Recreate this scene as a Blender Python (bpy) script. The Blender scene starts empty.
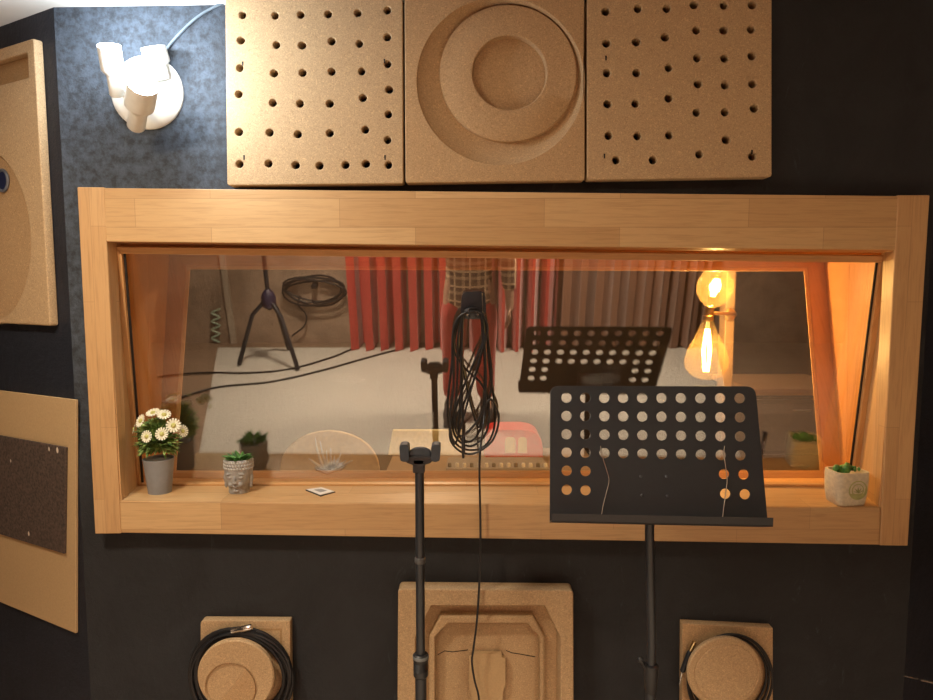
import bpy, bmesh, math, random
from mathutils import Vector, Matrix
from math import sin, cos, tan, pi, atan2, radians as R
V = Vector
S = bpy.context.scene
C = S.collection
random.seed(7)

# ------------------------------------------------------------------ camera
FPX = 701.0
CAM = V((0, -1.85, 1.6)); PITCH = R(5.5)
cd = bpy.data.cameras.new('camera'); cam = bpy.data.objects.new('camera', cd); C.objects.link(cam)
cam.location = CAM; cam.rotation_euler = (pi/2 - PITCH, 0, 0)
cd.sensor_width = 36; cd.lens = 36*FPX/933; cd.clip_start = .003
S.camera = cam
FWD = V((0, cos(PITCH), -sin(PITCH))); UP = V((0, sin(PITCH), cos(PITCH)))
def ray(px, py): return FWD + V((1, 0, 0))*((px-466.5)/FPX) + UP*((350-py)/FPX)
def hit(o, d, p0, n): return o + d*((p0-o).dot(n)/d.dot(n))
def P(px, py, y): return hit(CAM, ray(px, py), V((0, y, 0)), V((0, 1, 0)))
def PL(px, py, p0, n): return hit(CAM, ray(px, py), p0, n)

# front pane plane (leans towards the camera at its top)
TILT = R(8.5)
GP = V((0, .06, 1.46)); GN = V((0, -cos(TILT), -sin(TILT)))
def mirror_ray(px, py):
    d = ray(px, py); g = hit(CAM, d, GP, GN)
    return g, d - GN*(2*d.dot(GN))
def RF(px, py, z=0.0):      # where the mirrored view of a pixel meets the height z
    g, d = mirror_ray(px, py); return hit(g, d, V((0, 0, z)), V((0, 0, 1)))
def RY(px, py, y):          # where it meets the vertical plane y
    g, d = mirror_ray(px, py); return hit(g, d, V((0, y, 0)), V((0, 1, 0)))
BACK_Y = RF(466, 343).y
print('BACK_Y', BACK_Y)

# ------------------------------------------------------------------ materials
def new_mat(name):
    m = bpy.data.materials.new(name); m.use_nodes = True
    nt = m.node_tree; nt.nodes.clear()
    out = nt.nodes.new('ShaderNodeOutputMaterial'); b = nt.nodes.new('ShaderNodeBsdfPrincipled')
    nt.links.new(b.outputs[0], out.inputs[0])
    return m, nt, b, out
def N(nt, t, **kw):
    n = nt.nodes.new(t)
    for k, v in kw.items():
        if k.startswith('_'): setattr(n, k[1:], v)
        else: n.inputs[k].default_value = v
    return n
def ramp(nt, fac, stops):
    r = nt.nodes.new('ShaderNodeValToRGB'); e = r.color_ramp.elements
    while len(e) < len(stops): e.new(.5)
    for x, (p, c) in zip(e, stops): x.position = p; x.color = (*c, 1)
    nt.links.new(fac, r.inputs[0]); return r.outputs[0]
def bump(nt, b, h, strength, dist=.002):
    n = N(nt, 'ShaderNodeBump', Strength=strength, Distance=dist)
    nt.links.new(h, n.inputs['Height']); nt.links.new(n.outputs[0], b.inputs['Normal'])
def obco(nt): return nt.nodes.new('ShaderNodeTexCoord').outputs['Object']
def mixc(nt, fac, a, b, mode='MIX'):
    m = N(nt, 'ShaderNodeMix', _data_type='RGBA', _blend_type=mode)
    for sock, v in ((m.inputs[0], fac), (m.inputs[6], a), (m.inputs[7], b)):
        if isinstance(v, (int, float)): sock.default_value = v
        elif isinstance(v, tuple): sock.default_value = (*v, 1)
        else: nt.links.new(v, sock)
    return m.outputs[2]
def plain(name, col, rough=.5, metal=0, spec=.5, noise=.12, scale=60, bmp=0, emit=None, es=0):
    m, nt, b, _ = new_mat(name)
    co = obco(nt); n = N(nt, 'ShaderNodeTexNoise', Scale=scale, Detail=3); nt.links.new(co, n.inputs['Vector'])
    lo = tuple(c*(1-noise) for c in col); hi = tuple(min(1, c*(1+noise)) for c in col)
    nt.links.new(ramp(nt, n.outputs[0], [(.3, lo), (.7, hi)]), b.inputs['Base Color'])
    b.inputs['Roughness'].default_value = rough; b.inputs['Metallic'].default_value = metal
    b.inputs['Specular IOR Level'].default_value = spec
    if bmp: bump(nt, b, n.outputs[0], bmp)
    if emit: b.inputs['Emission Color'].default_value = (*emit, 1); b.inputs['Emission Strength'].default_value = es
    return m
def wood(name, along='x', c1=(.52, .315, .14), c2=(.64, .42, .205), row=.072, length=.52, off=(0, 0), rough=.42):
    m, nt, b, _ = new_mat(name)
    co = obco(nt); sp = N(nt, 'ShaderNodeSeparateXYZ'); nt.links.new(co, sp.inputs[0])
    zy = N(nt, 'ShaderNodeMath', _operation='SUBTRACT'); nt.links.new(sp.outputs[2], zy.inputs[0]); nt.links.new(sp.outputs[1], zy.inputs[1])
    xy = N(nt, 'ShaderNodeMath', _operation='ADD'); nt.links.new(sp.outputs[0], xy.inputs[0]); nt.links.new(sp.outputs[1], xy.inputs[1])
    cb = N(nt, 'ShaderNodeCombineXYZ')
    a, c = (sp.outputs[0], zy.outputs[0]) if along == 'x' else (sp.outputs[2], xy.outputs[0])
    nt.links.new(a, cb.inputs[0]); nt.links.new(c, cb.inputs[1])
    mp = N(nt, 'ShaderNodeMapping'); mp.inputs['Location'].default_value = (off[0], off[1], 0); nt.links.new(cb.outputs[0], mp.inputs[0])
    br = N(nt, 'ShaderNodeTexBrick', Scale=1.0); br.offset = .37; br.squash = 1
    br.inputs['Color1'].default_value = (*c1, 1); br.inputs['Color2'].default_value = (*c2, 1)
    br.inputs['Mortar'].default_value = (*[x*.8 for x in c1], 1)
    br.inputs['Mortar Size'].default_value = .0007; br.inputs['Brick Width'].default_value = length; br.inputs['Row Height'].default_value = row
    nt.links.new(mp.outputs[0], br.inputs[0])
    m2 = N(nt, 'ShaderNodeMapping'); m2.inputs['Scale'].default_value = (5, 95, 1); nt.links.new(mp.outputs[0], m2.inputs[0])
    n = N(nt, 'ShaderNodeTexNoise', Scale=1.6, Detail=6, Roughness=.62, Distortion=.6); nt.links.new(m2.outputs[0], n.inputs['Vector'])
    g = ramp(nt, n.outputs[0], [(.25, (.74, .70, .66)), (.55, (1, 1, 1)), (.85, (.88, .86, .84))])
    nt.links.new(mixc(nt, .85, br.outputs[0], g, 'MULTIPLY'), b.inputs['Base Color'])
    b.inputs['Roughness'].default_value = rough
    bump(nt, b, n.outputs[0], .06, .001)
    return m
def chip(name, col, amt=.26, scale=330, rough=.85):
    m, nt, b, _ = new_mat(name)
    co = obco(nt)
    n = N(nt, 'ShaderNodeTexNoise', Scale=scale, Detail=4, Roughness=.75); nt.links.new(co, n.inputs['Vector'])
    v = N(nt, 'ShaderNodeTexVoronoi', Scale=scale*.9, Randomness=1.0); nt.links.new(co, v.inputs['Vector'])
    a = ramp(nt, n.outputs[0], [(.32, tuple(c*(1-amt) for c in col)), (.52, col), (.72, tuple(min(1, c*(1+amt)) for c in col))])
    sp = N(nt, 'ShaderNodeSeparateColor'); nt.links.new(v.outputs['Color'], sp.inputs[0])
    s = ramp(nt, sp.outputs[0], [(0, (.80, .76, .72)), (.15, (1, 1, 1)), (.86, (1, 1, 1)), (.97, (1.25, 1.25, 1.22))])
    nt.links.new(mixc(nt, .7, a, s, 'MULTIPLY'), b.inputs['Base Color'])
    b.inputs['Roughness'].default_value = rough; b.inputs['Specular IOR Level'].default_value = .25
    bump(nt, b, n.outputs[0], .35, .0015)
    return m
def plaster(name, col, scuff, rough=.55, amt=.5, chalk_glow=False):
    m, nt, b, _ = new_mat(name)
    co = obco(nt)
    n = N(nt, 'ShaderNodeTexNoise', Scale=5, Detail=8, Roughness=.65, Distortion=.8); nt.links.new(co, n.inputs['Vector'])
    f = N(nt, 'ShaderNodeTexNoise', Scale=42, Detail=6, Roughness=.7); nt.links.new(co, f.inputs['Vector'])
    a = ramp(nt, n.outputs[0], [(.3, tuple(c*.75 for c in col)), (.5, col), (.75, tuple(c*1.3 for c in col))])
    mp = N(nt, 'ShaderNodeMapping'); mp.inputs['Rotation'].default_value = (0, .35, .2); mp.inputs['Scale'].default_value = (9, 9, 3.2); nt.links.new(co, mp.inputs[0])
    w = N(nt, 'ShaderNodeTexNoise', Scale=1.5, Detail=10, Roughness=.72, Distortion=1.5); nt.links.new(mp.outputs[0], w.inputs['Vector'])
    k = ramp(nt, w.outputs[0], [(.0, (0, 0, 0)), (.62, (0, 0, 0)), (.76, (1, 1, 1))])
    kk = N(nt, 'ShaderNodeMath', _operation='MULTIPLY'); kk.inputs[1].default_value = amt; nt.links.new(k, kk.inputs[0])
    if chalk_glow:      # scuffed chalky blue-grey brushwork, lightened to paint in the wall lamp's glow
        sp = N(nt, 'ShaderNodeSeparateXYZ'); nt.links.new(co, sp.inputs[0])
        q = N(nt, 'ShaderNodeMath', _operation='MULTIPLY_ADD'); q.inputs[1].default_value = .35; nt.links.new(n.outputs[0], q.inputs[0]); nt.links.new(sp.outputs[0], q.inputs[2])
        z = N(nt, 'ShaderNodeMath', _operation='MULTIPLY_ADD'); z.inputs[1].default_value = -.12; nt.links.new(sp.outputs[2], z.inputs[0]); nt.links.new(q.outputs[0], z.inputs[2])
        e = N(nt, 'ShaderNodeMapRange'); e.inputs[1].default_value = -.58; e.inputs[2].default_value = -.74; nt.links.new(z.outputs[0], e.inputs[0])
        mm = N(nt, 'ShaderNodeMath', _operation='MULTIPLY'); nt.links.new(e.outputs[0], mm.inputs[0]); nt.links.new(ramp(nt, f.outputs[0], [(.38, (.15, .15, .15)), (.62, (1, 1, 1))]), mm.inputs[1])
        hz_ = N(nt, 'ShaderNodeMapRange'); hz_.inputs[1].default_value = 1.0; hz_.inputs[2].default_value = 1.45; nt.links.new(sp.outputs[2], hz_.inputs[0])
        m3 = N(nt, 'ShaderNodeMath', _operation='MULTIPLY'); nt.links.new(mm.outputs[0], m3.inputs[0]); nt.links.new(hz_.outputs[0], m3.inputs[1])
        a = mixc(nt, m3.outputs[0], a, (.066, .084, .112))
    nt.links.new(mixc(nt, kk.outputs[0], a, scuff), b.inputs['Base Color'])
    b.inputs['Roughness'].default_value = rough; b.inputs['Specular IOR Level'].default_value = .4
    ad = N(nt, 'ShaderNodeMath', _operation='ADD'); nt.links.new(f.outputs[0], ad.inputs[0]); nt.links.new(w.outputs[0], ad.inputs[1])
    bump(nt, b, ad.outputs[0], .55, .006)
    return m
def glass(name, refl, tint=(1, 1, 1), rough=0.0):
    m = bpy.data.materials.new(name); m.use_nodes = True; nt = m.node_tree; nt.nodes.clear()
    out = nt.nodes.new('ShaderNodeOutputMaterial')
    t = N(nt, 'ShaderNodeBsdfTransparent'); t.inputs[0].default_value = (*tint, 1)
    g = N(nt, 'ShaderNodeBsdfGlossy', Roughness=rough)
    lw = N(nt, 'ShaderNodeLayerWeight', Blend=.15)
    mm = N(nt, 'ShaderNodeMath', _operation='MULTIPLY_ADD'); mm.use_clamp = True
    mm.inputs[1].default_value = .5*min(1, refl*6); mm.inputs[2].default_value = refl
    nt.links.new(lw.outputs['Facing'], mm.inputs[0])
    mx = nt.nodes.new('ShaderNodeMixShader'); nt.links.new(mm.outputs[0], mx.inputs[0])
    nt.links.new(t.outputs[0], mx.inputs[1]); nt.links.new(g.outputs[0], mx.inputs[2]); nt.links.new(mx.outputs[0], out.inputs[0])
    return m
def cloth(name, col, rough=.9, sheen=.3, fold=0):
    m, nt, b, _ = new_mat(name)
    co = obco(nt); n = N(nt, 'ShaderNodeTexNoise', Scale=350, Detail=2); nt.links.new(co, n.inputs['Vector'])
    nt.links.new(ramp(nt, n.outputs[0], [(.3, tuple(c*.8 for c in col)), (.7, tuple(min(1, c*1.15) for c in col))]), b.inputs['Base Color'])
    b.inputs['Roughness'].default_value = rough; b.inputs['Sheen Weight'].default_value = sheen
    return m
def plaid(name, base, line, s=11.0):
    m, nt, b, _ = new_mat(name)
    sp = N(nt, 'ShaderNodeSeparateXYZ'); nt.links.new(obco(nt), sp.inputs[0]); outs = []
    for i in (0, 2):
        a = N(nt, 'ShaderNodeMath', _operation='MULTIPLY'); a.inputs[1].default_value = s; nt.links.new(sp.outputs[i], a.inputs[0])
        f = N(nt, 'ShaderNodeMath', _operation='FRACT'); nt.links.new(a.outputs[0], f.inputs[0])
        outs.append(ramp(nt, f.outputs[0], [(.0, (1, 1, 1)), (.10, (1, 1, 1)), (.14, (.1, .1, .1)), (.5, (.0, 0, 0)), (.55, (.5, .5, .5)), (.72, (.5, .5, .5)), (.76, (0, 0, 0))]))
    mx = mixc(nt, 1.0, outs[0], outs[1], 'ADD')
    nt.links.new(mixc(nt, mx, base, line), b.inputs['Base Color']); b.inputs['Roughness'].default_value = .9
    return m
def emit(name, col, st):
    m = bpy.data.materials.new(name); m.use_nodes = True; nt = m.node_tree; nt.nodes.clear()
    out = nt.nodes.new('ShaderNodeOutputMaterial'); e = N(nt, 'ShaderNodeEmission', Strength=st); e.inputs[0].default_value = (*col, 1)
    nt.links.new(e.outputs[0], out.inputs[0]); return m
def amber_glass(name):
    m = bpy.data.materials.new(name); m.use_nodes = True; nt = m.node_tree; nt.nodes.clear()
    out = nt.nodes.new('ShaderNodeOutputMaterial')
    t = N(nt, 'ShaderNodeBsdfTransparent'); t.inputs[0].default_value = (1, .86, .6, 1)
    d = N(nt, 'ShaderNodeBsdfTranslucent'); d.inputs[0].default_value = (1, .62, .22, 1)
    g = N(nt, 'ShaderNodeBsdfGlossy', Roughness=.03)
    a = N(nt, 'ShaderNodeMixShader', Fac=.03); b = N(nt, 'ShaderNodeMixShader', Fac=.07)
    nt.links.new(t.outputs[0], a.inputs[1]); nt.links.new(d.outputs[0], a.inputs[2])
    nt.links.new(a.outputs[0], b.inputs[1]); nt.links.new(g.outputs[0], b.inputs[2]); nt.links.new(b.outputs[0], out.inputs[0])
    return m

M = {}
M['wall'] = plaster('slate_black_paint', (.021, .023, .027), (.15, .175, .21), rough=.75, amt=.3, chalk_glow=True)
M['wall_dark'] = plaster('navy_black_paint', (.017, .020, .030), (.09, .11, .15), amt=.25)
M['ceiling'] = plain('white_ceiling_paint', (.78, .76, .72), .9, noise=.04, scale=8)
M['wood_h'] = wood('beech_staves_lengthwise', 'x', off=(.13, .028))
M['wood_v'] = wood('beech_staves_upright', 'z', c1=(.55, .33, .15), c2=(.60, .375, .18), off=(.2, .02))
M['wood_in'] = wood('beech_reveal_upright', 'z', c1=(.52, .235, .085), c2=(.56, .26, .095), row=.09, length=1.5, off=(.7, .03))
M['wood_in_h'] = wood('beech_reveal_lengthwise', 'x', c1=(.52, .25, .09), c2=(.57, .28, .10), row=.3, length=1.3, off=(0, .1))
M['wood_bead'] = wood('pale_bead_wood', 'x', c1=(.60, .33, .13), c2=(.66, .38, .16), row=.4, length=2.5)
M['wood_bead_v'] = wood('pale_bead_wood_upright', 'z', c1=(.60, .33, .13), c2=(.66, .38, .16), row=.4, length=2.5)
M['chip'] = chip('cork_chipboard', (.50, .35, .20))
M['chip_side'] = chip('cork_chipboard_warm', (.47, .31, .165))
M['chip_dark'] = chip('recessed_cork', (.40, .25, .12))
M['mdf'] = plain('smooth_fibreboard', (.50, .345, .18), .7, noise=.06, scale=200)
M['glass_front'] = glass('coated_window_glass', .19)
M['glass_rear'] = glass('rear_window_glass', .006)
M['seal'] = plain('black_glazing_seal', (.012, .008, .006), .7)
M['black'] = plain('black_plastic', (.018, .020, .024), .42, spec=.5)
M['black_metal'] = plain('black_coated_metal', (.022, .026, .033), .36, spec=.5, noise=.05)
M['rubber'] = plain('black_rubber_cable', (.012, .012, .014), .45)
M['grip'] = plain('dark_grey_rubber_pad', (.032, .044, .06), .5)
M['chrome'] = plain('bright_metal', (.75, .72, .68), .22, 1.0, noise=.03)
M['gold'] = plain('gilded_plug_metal', (.85, .66, .35), .25, 1.0, noise=.03)
M['brass'] = plain('aged_brass', (.62, .42, .16), .3, 1.0, noise=.08)
M['white_enamel'] = plain('white_enamel', (.80, .80, .76), .35, noise=.03)
M['cord_grey'] = plain('blue_grey_cord', (.14, .18, .22), .5)

# speckled recycled rubber
def speckle():
    m, nt, b, _ = new_mat('speckled_recycled_rubber')
    co = obco(nt); v = N(nt, 'ShaderNodeTexVoronoi', Scale=34, Randomness=1.0)
    mp = N(nt, 'ShaderNodeMapping'); mp.inputs['Scale'].default_value = (1, 1, .6); nt.links.new(co, mp.inputs[0]); nt.links.new(mp.outputs[0], v.inputs['Vector'])
    n = N(nt, 'ShaderNodeTexNoise', Scale=130, Detail=4); nt.links.new(co, n.inputs['Vector'])
    a = ramp(nt, n.outputs[0], [(.35, (.045, .030, .024)), (.65, (.10, .068, .052))])
    d = ramp(nt, v.outputs['Distance'], [(0, (1, 1, 1)), (.14, (1, 1, 1)), (.19, (0, 0, 0))])
    sp = N(nt, 'ShaderNodeSeparateColor'); nt.links.new(v.outputs['Color'], sp.inputs[0])
    r = ramp(nt, sp.outputs[0], [(0, (0, 0, 0)), (.80, (0, 0, 0)), (.83, (1, 1, 1))])
    f = mixc(nt, 1.0, d, r, 'MULTIPLY')
    nt.links.new(mixc(nt, f, a, (.72, .62, .5)), b.inputs['Base Color']); b.inputs['Roughness'].default_value = .85
    bump(nt, b, n.outputs[0], .5, .002)
    return m
M['speckle'] = speckle()

# ------------------------------------------------------------------ mesh helpers
def mesh_from(bm, name):
    me = bpy.data.meshes.new(name); bm.to_mesh(me); bm.free(); return me
def wloc(o):
    p = V((0, 0, 0))
    while o is not None: p += o.location; o = o.parent
    return p
def obj(name, bm, mat, parent=None, smooth=False, loc=None):
    """links bm (in world coordinates) as one mesh object; its origin is loc, or the parent's place"""
    org = V(loc) if loc is not None else (wloc(parent) if parent else V((0, 0, 0)))
    bmesh.ops.translate(bm, verts=bm.verts, vec=-org)
    bmesh.ops.recalc_face_normals(bm, faces=bm.faces)
    if smooth:
        for f in bm.faces: f.smooth = True
        for e in bm.edges:
            if len(e.link_faces) == 2 and e.calc_face_angle(0) > R(38): e.smooth = False
    o = bpy.data.objects.new(name, mesh_from(bm, name)); C.objects.link(o)
    o.data.materials.append(mat)
    if parent: o.parent = parent; o.location = org - wloc(parent)
    else: o.location = org
    return o
def tag(o, label=None, cat=None, group=None, kind=None):
    if label: o['label'] = label
    if cat: o['category'] = cat
    if group: o['group'] = group
    if kind: o['kind'] = kind
    return o
def thing(name, loc, label, cat, group=None, kind=None):
    o = bpy.data.objects.new(name, None); C.objects.link(o); o.location = loc; o.empty_display_size = .05
    return tag(o, label, cat, group, kind)
def NB(): return bmesh.new()
def box(bm, lo, hi, bev=0, seg=2):
    lo, hi = V(lo), V(hi); c = (lo+hi)/2; s = hi-lo
    r = bmesh.ops.create_cube(bm, size=1, matrix=Matrix.Translation(c) @ Matrix.Diagonal((s.x, s.y, s.z, 1)))
    if bev: bmesh.ops.bevel(bm, geom=list({e for v in r['verts'] for e in v.link_edges}), offset=bev, segments=seg, affect='EDGES', profile=.5)
    return bm
def prism(bm, front, off, bev=0, seg=2):
    """solid between the polygon front and its copy moved by off (a vector or a list)"""
    n = len(front); offs = off if isinstance(off, (list, tuple)) else [off]*n
    a = [bm.verts.new(p) for p in front]; b = [bm.verts.new(V(p)+V(o)) for p, o in zip(front, offs)]
    fs = [bm.faces.new(a), bm.faces.new(b[::-1])]
    for i in range(n): fs.append(bm.faces.new((a[i], b[i], b[(i+1) % n], a[(i+1) % n])))
    if bev: bmesh.ops.bevel(bm, geom=list({e for f in fs for e in f.edges}), offset=bev, segments=seg, affect='EDGES', profile=.5)
    return bm
def catmull(pts, n=8, closed=False):
    pts = [V(p) for p in pts]; out = []; k = len(pts)
    for i in range(k if closed else k-1):
        p0 = pts[(i-1) % k] if closed or i > 0 else pts[0]*2-pts[1]
        p1 = pts[i]; p2 = pts[(i+1) % k]
        p3 = pts[(i+2) % k] if closed or i+2 < k else pts[-1]*2-pts[-2]
        for j in range(n):
            t = j/n; out.append(.5*((2*p1)+(p2-p0)*t+(2*p0-5*p1+4*p2-p3)*t*t+(3*p1-p0-3*p2+p3)*t**3))
    if not closed: out.append(pts[-1])
    return out
def tube(bm, pts, r, seg=8, closed=False):
    """tube through pts, r one radius or one per point"""
    pts = [V(p) for p in pts]; n = len(pts); rs = r if isinstance(r, (list, tuple)) else [r]*n
    ring = []; nrm = None
    for i, p in enumerate(pts):
        a = pts[(i-1) % n] if closed or i > 0 else p; b = pts[(i+1) % n] if closed or i < n-1 else p
        t = (b-a).normalized() if (b-a).length > 1e-9 else V((0, 0, 1))
        if nrm is None:
            nrm = t.orthogonal().normalized()
        else:
            nrm = (nrm - t*nrm.dot(t)); nrm = nrm.normalized() if nrm.length > 1e-6 else t.orthogonal().normalized()
        bn = t.cross(nrm)
        ring.append([bm.verts.new(p + (nrm*cos(2*pi*k/seg)+bn*sin(2*pi*k/seg))*rs[i]) for k in range(seg)])
    for i in range(n if closed else n-1):
        A, B = ring[i], ring[(i+1) % n]
        for k in range(seg): bm.faces.new((A[k], A[(k+1) % seg], B[(k+1) % seg], B[k]))
    if not closed: bm.faces.new(ring[0][::-1]); bm.faces.new(ring[-1])
    return bm
def lathe(bm, c, prof, axis=(0, 0, 1), seg=32, cap=True):
    """profile of (radius, along) turned round axis through c"""
    c = V(c); ax = V(axis).normalized(); u = ax.orthogonal().normalized(); w = ax.cross(u); rings = []
    for r, h in prof:
        if r < 1e-6: rings.append([bm.verts.new(c+ax*h)])
        else: rings.append([bm.verts.new(c+ax*h+(u*cos(2*pi*k/seg)+w*sin(2*pi*k/seg))*r) for k in range(seg)])
    for A, B in zip(rings, rings[1:]):
        for k in range(seg):
            k2 = (k+1) % seg
            if len(A) == 1 and len(B) == 1: continue
            if len(A) == 1: bm.faces.new((A[0], B[k2], B[k]))
            elif len(B) == 1: bm.faces.new((A[k], A[k2], B[0]))
            else: bm.faces.new((A[k], A[k2], B[k2], B[k]))
    if cap:
        for ring, fl in ((rings[0], True), (rings[-1], False)):
            if len(ring) > 2: bm.faces.new(ring[::-1] if fl else ring)
    return bm
def ball(bm, c, r, u=16, v=10, rot=None):
    r = r if isinstance(r, (tuple, list)) else (r, r, r)
    m = Matrix.Translation(c) @ (rot.to_4x4() if rot else Matrix.Identity(4)) @ Matrix.Diagonal((*r, 1))
    bmesh.ops.create_uvsphere(bm, u_segments=u, v_segments=v, radius=1, matrix=m); return bm
def loft(bm, loops, cap=False):
    vs = [[bm.verts.new(p) for p in L] for L in loops]; n = len(vs[0])
    for A, B in zip(vs, vs[1:]):
        for k in range(n): bm.faces.new((A[k], A[(k+1) % n], B[(k+1) % n], B[k]))
    if cap: bm.faces.new(vs[-1])
    return vs
def rrect(pts, rad, seg=5):
    """polygon with rounded corners, rad one or a list"""
    out = []; n = len(pts)
    for i, p in enumerate(pts):
        r = rad[i] if isinstance(rad, (list, tuple)) else rad
        p = V((*p, 0)); a = V((*pts[i-1], 0)); b = V((*pts[(i+1) % n], 0))
        if r <= 0: out.append((p.x, p.y)); continue
        s = p+(a-p).normalized()*r; e = p+(b-p).normalized()*r
        for k in range(seg+1):
            t = k/seg; q = s*(1-t)**2+p*2*t*(1-t)+e*t*t; out.append((q.x, q.y))
    return out
def circ(cx, cy, r, n=20): return [(cx+r*cos(2*pi*k/n), cy+r*sin(2*pi*k/n)) for k in range(n)]
def plate(outline, holes, t, bev, bres=2):
    """flat plate with true holes in a (u,v) plane, thickness t along w from 0 to t"""
    cu = bpy.data.curves.new('tmp', 'CURVE'); cu.dimensions = '2D'; cu.fill_mode = 'BOTH'
    cu.extrude = max(t/2-bev, 1e-5); cu.bevel_depth = bev; cu.bevel_resolution = bres; cu.offset = -bev
    for pts in [outline]+holes:
        s = cu.splines.new('POLY'); s.points.add(len(pts)-1); s.use_cyclic_u = True
        for q, p in zip(s.points, pts): q.co = (p[0], p[1], 0, 1)
    o = bpy.data.objects.new('tmp', cu); C.objects.link(o)
    dg = bpy.context.evaluated_depsgraph_get(); me = bpy.data.meshes.new_from_object(o.evaluated_get(dg))
    bm = NB(); bm.from_mesh(me); bpy.data.objects.remove(o); bpy.data.curves.remove(cu); bpy.data.meshes.remove(me)
    bmesh.ops.remove_doubles(bm, verts=bm.verts, dist=1e-4)
    for v in bm.verts: v.co.z += t/2
    return bm
def warp(bm, fn):
    for v in bm.verts: v.co = fn(v.co)
    return bm
def wallmap(y0, k=.0026):
    """photo-scale panel coordinates on the wall plane; w runs back from the face"""
    def f(c):
        p = P(c.x, c.y, y0); p.y += c.z*k; return p
    return f
def evaluated(o):
    dg = bpy.context.evaluated_depsgraph_get(); me = bpy.data.meshes.new_from_object(o.evaluated_get(dg))
    bm = NB(); bm.from_mesh(me); bpy.data.meshes.remove(me); return bm
def skin(chains, radii, root=0, sub=2):
    """one continuous skinned surface; chains share joints by name; radii name -> r or (rx, ry)"""
    names = {}; vs = []; es = []
    for ch in chains:
        prev = None
        for nm, co in ch:
            if nm not in names: names[nm] = len(vs); vs.append(V(co))
            if prev is not None: es.append((prev, names[nm]))
            prev = names[nm]
    me = bpy.data.meshes.new('tmp'); me.from_pydata([tuple(v) for v in vs], es, [])
    o = bpy.data.objects.new('tmp', me); C.objects.link(o)
    mod = o.modifiers.new('s', 'SKIN'); mod.use_smooth_shade = True
    for nm, i in names.items():
        r = radii[nm]; sv = me.skin_vertices[0].data[i]; sv.radius = r if isinstance(r, tuple) else (r, r); sv.use_root = (i == root)
    o.modifiers.new('u', 'SUBSURF').levels = sub
    bm = evaluated(o); bpy.data.objects.remove(o); bpy.data.meshes.remove(me); return bm
def remesh(bm, vox, smooth=4):
    me = mesh_from(bm, 'tmp'); o = bpy.data.objects.new('tmp', me); C.objects.link(o)
    r = o.modifiers.new('r', 'REMESH'); r.mode = 'VOXEL'; r.voxel_size = vox
    s = o.modifiers.new('m', 'SMOOTH'); s.iterations = smooth; s.factor = .5
    b = evaluated(o); bpy.data.objects.remove(o); bpy.data.meshes.remove(me); return b
def join(bm, other):
    me = mesh_from(other, 'tmp'); bm.from_mesh(me); bpy.data.meshes.remove(me); return bm

# ------------------------------------------------------------------ the room shell
CEIL = P(66, 7, 0).z
CL = P(64, 200, 0); CR = P(934, 200, 0)          # the convex corners of the window wall
DL = V((-.866, .5, 0)); DR = V((.866, .5, 0))
NL = V((-.5, -.866, 0)); NR = V((.5, -.866, 0))
TW = .42                                          # thickness of the window wall
print('ceiling', CEIL, 'corners', CL.x, CR.x)
# frame corner points, as they stand on their planes
YF = -.045
F_OUT = [P(77, 187, YF), P(930, 195, YF), P(908, 546, YF), P(95, 534, YF)]
F_IN = [P(105.5, 241, YF), P(898, 250, YF), P(880, 508, YF), P(121, 501, YF)]
def G(px, py): return PL(px, py, GP, GN)
G_OPEN = [G(125, 253), G(876, 262), G(848, 481.5), G(143, 481)]
RT = V((0, .42, P(466, 268, .42).z)); RB = V((0, .27, P(466, 472, .27).z))
RN = V((1, 0, 0)).cross(RT-RB).normalized()
def RP(px, py): return PL(px, py, RB, RN)
R_OUT = [RP(170, 255), RP(823, 257), RP(841, 478), RP(158, 478)]
R_IN = [RP(187, 266), RP(807, 268), RP(823, 472.5), RP(173, 472.5)]

def struct(name, bm, mat, parent=None, label=None):
    o = obj(name, bm, mat, parent)
    if parent is None: o['kind'] = 'structure'
    if label: o['label'] = label
    return o
# window wall with its opening
bm = NB()
hl, hr = F_IN[0].x-.03, F_IN[1].x+.03; hb, ht = min(F_IN[2].z, F_IN[3].z)-.04, max(F_IN[0].z, F_IN[1].z)+.03
CT = CEIL+.06
def holed(y0, y1, hl, hr, hb, ht):
    box(bm, (CL.x, y0, 0), (hl, y1, CT)); box(bm, (hr, y0, 0), (CR.x, y1, CT))
    box(bm, (hl, y0, 0), (hr, y1, hb)); box(bm, (hl, y0, ht), (hr, y1, CT))
holed(0, .012, hl, hr, hb, ht)
allp = R_OUT+F_IN
holed(.012, TW, min(p.x for p in allp)-.04, max(p.x for p in allp)+.04, min(p.z for p in allp)-.05, max(p.z for p in allp)+.04)
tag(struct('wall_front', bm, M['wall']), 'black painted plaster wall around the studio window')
LW = 2.5
for nm, c, d, n in (('wall_left', CL, DL, NL), ('wall_right', CR, DR, NR)):
    bm = NB(); a = V((c.x, 0, 0)); b = a+d*LW; o = -n*.12
    prism(bm, [a, b, b+V((0, 0, CT)), a+V((0, 0, CT))], o)
    struct(nm, bm, M['wall_dark'])
XL = CL.x+DL.x*LW; XR = CR.x+DR.x*LW; YA = DL.y*LW
YB = 3.0
bm = NB(); box(bm, (XL-.1, BACK_Y, 0), (XL, YB, CT)); struct('wall_side_left', bm, M['wall_dark'])
bm = NB(); box(bm, (XR, BACK_Y, 0), (XR+.1, YB, CT)); struct('wall_side_right', bm, M['wall_dark'])
M['wall_back'] = plaster('brown_back_wall_paint', (.40, .29, .21), (.46, .34, .26), .8, .2)
bm = NB(); box(bm, (XL-.1, BACK_Y-.1, 0), (XR+.1, BACK_Y, CT)); struct('wall_back', bm, M['wall_back'])
M['wall_control'] = plaster('dark_brown_control_room_paint', (.07, .045, .03), (.12, .09, .06), .8, .2)
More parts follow.
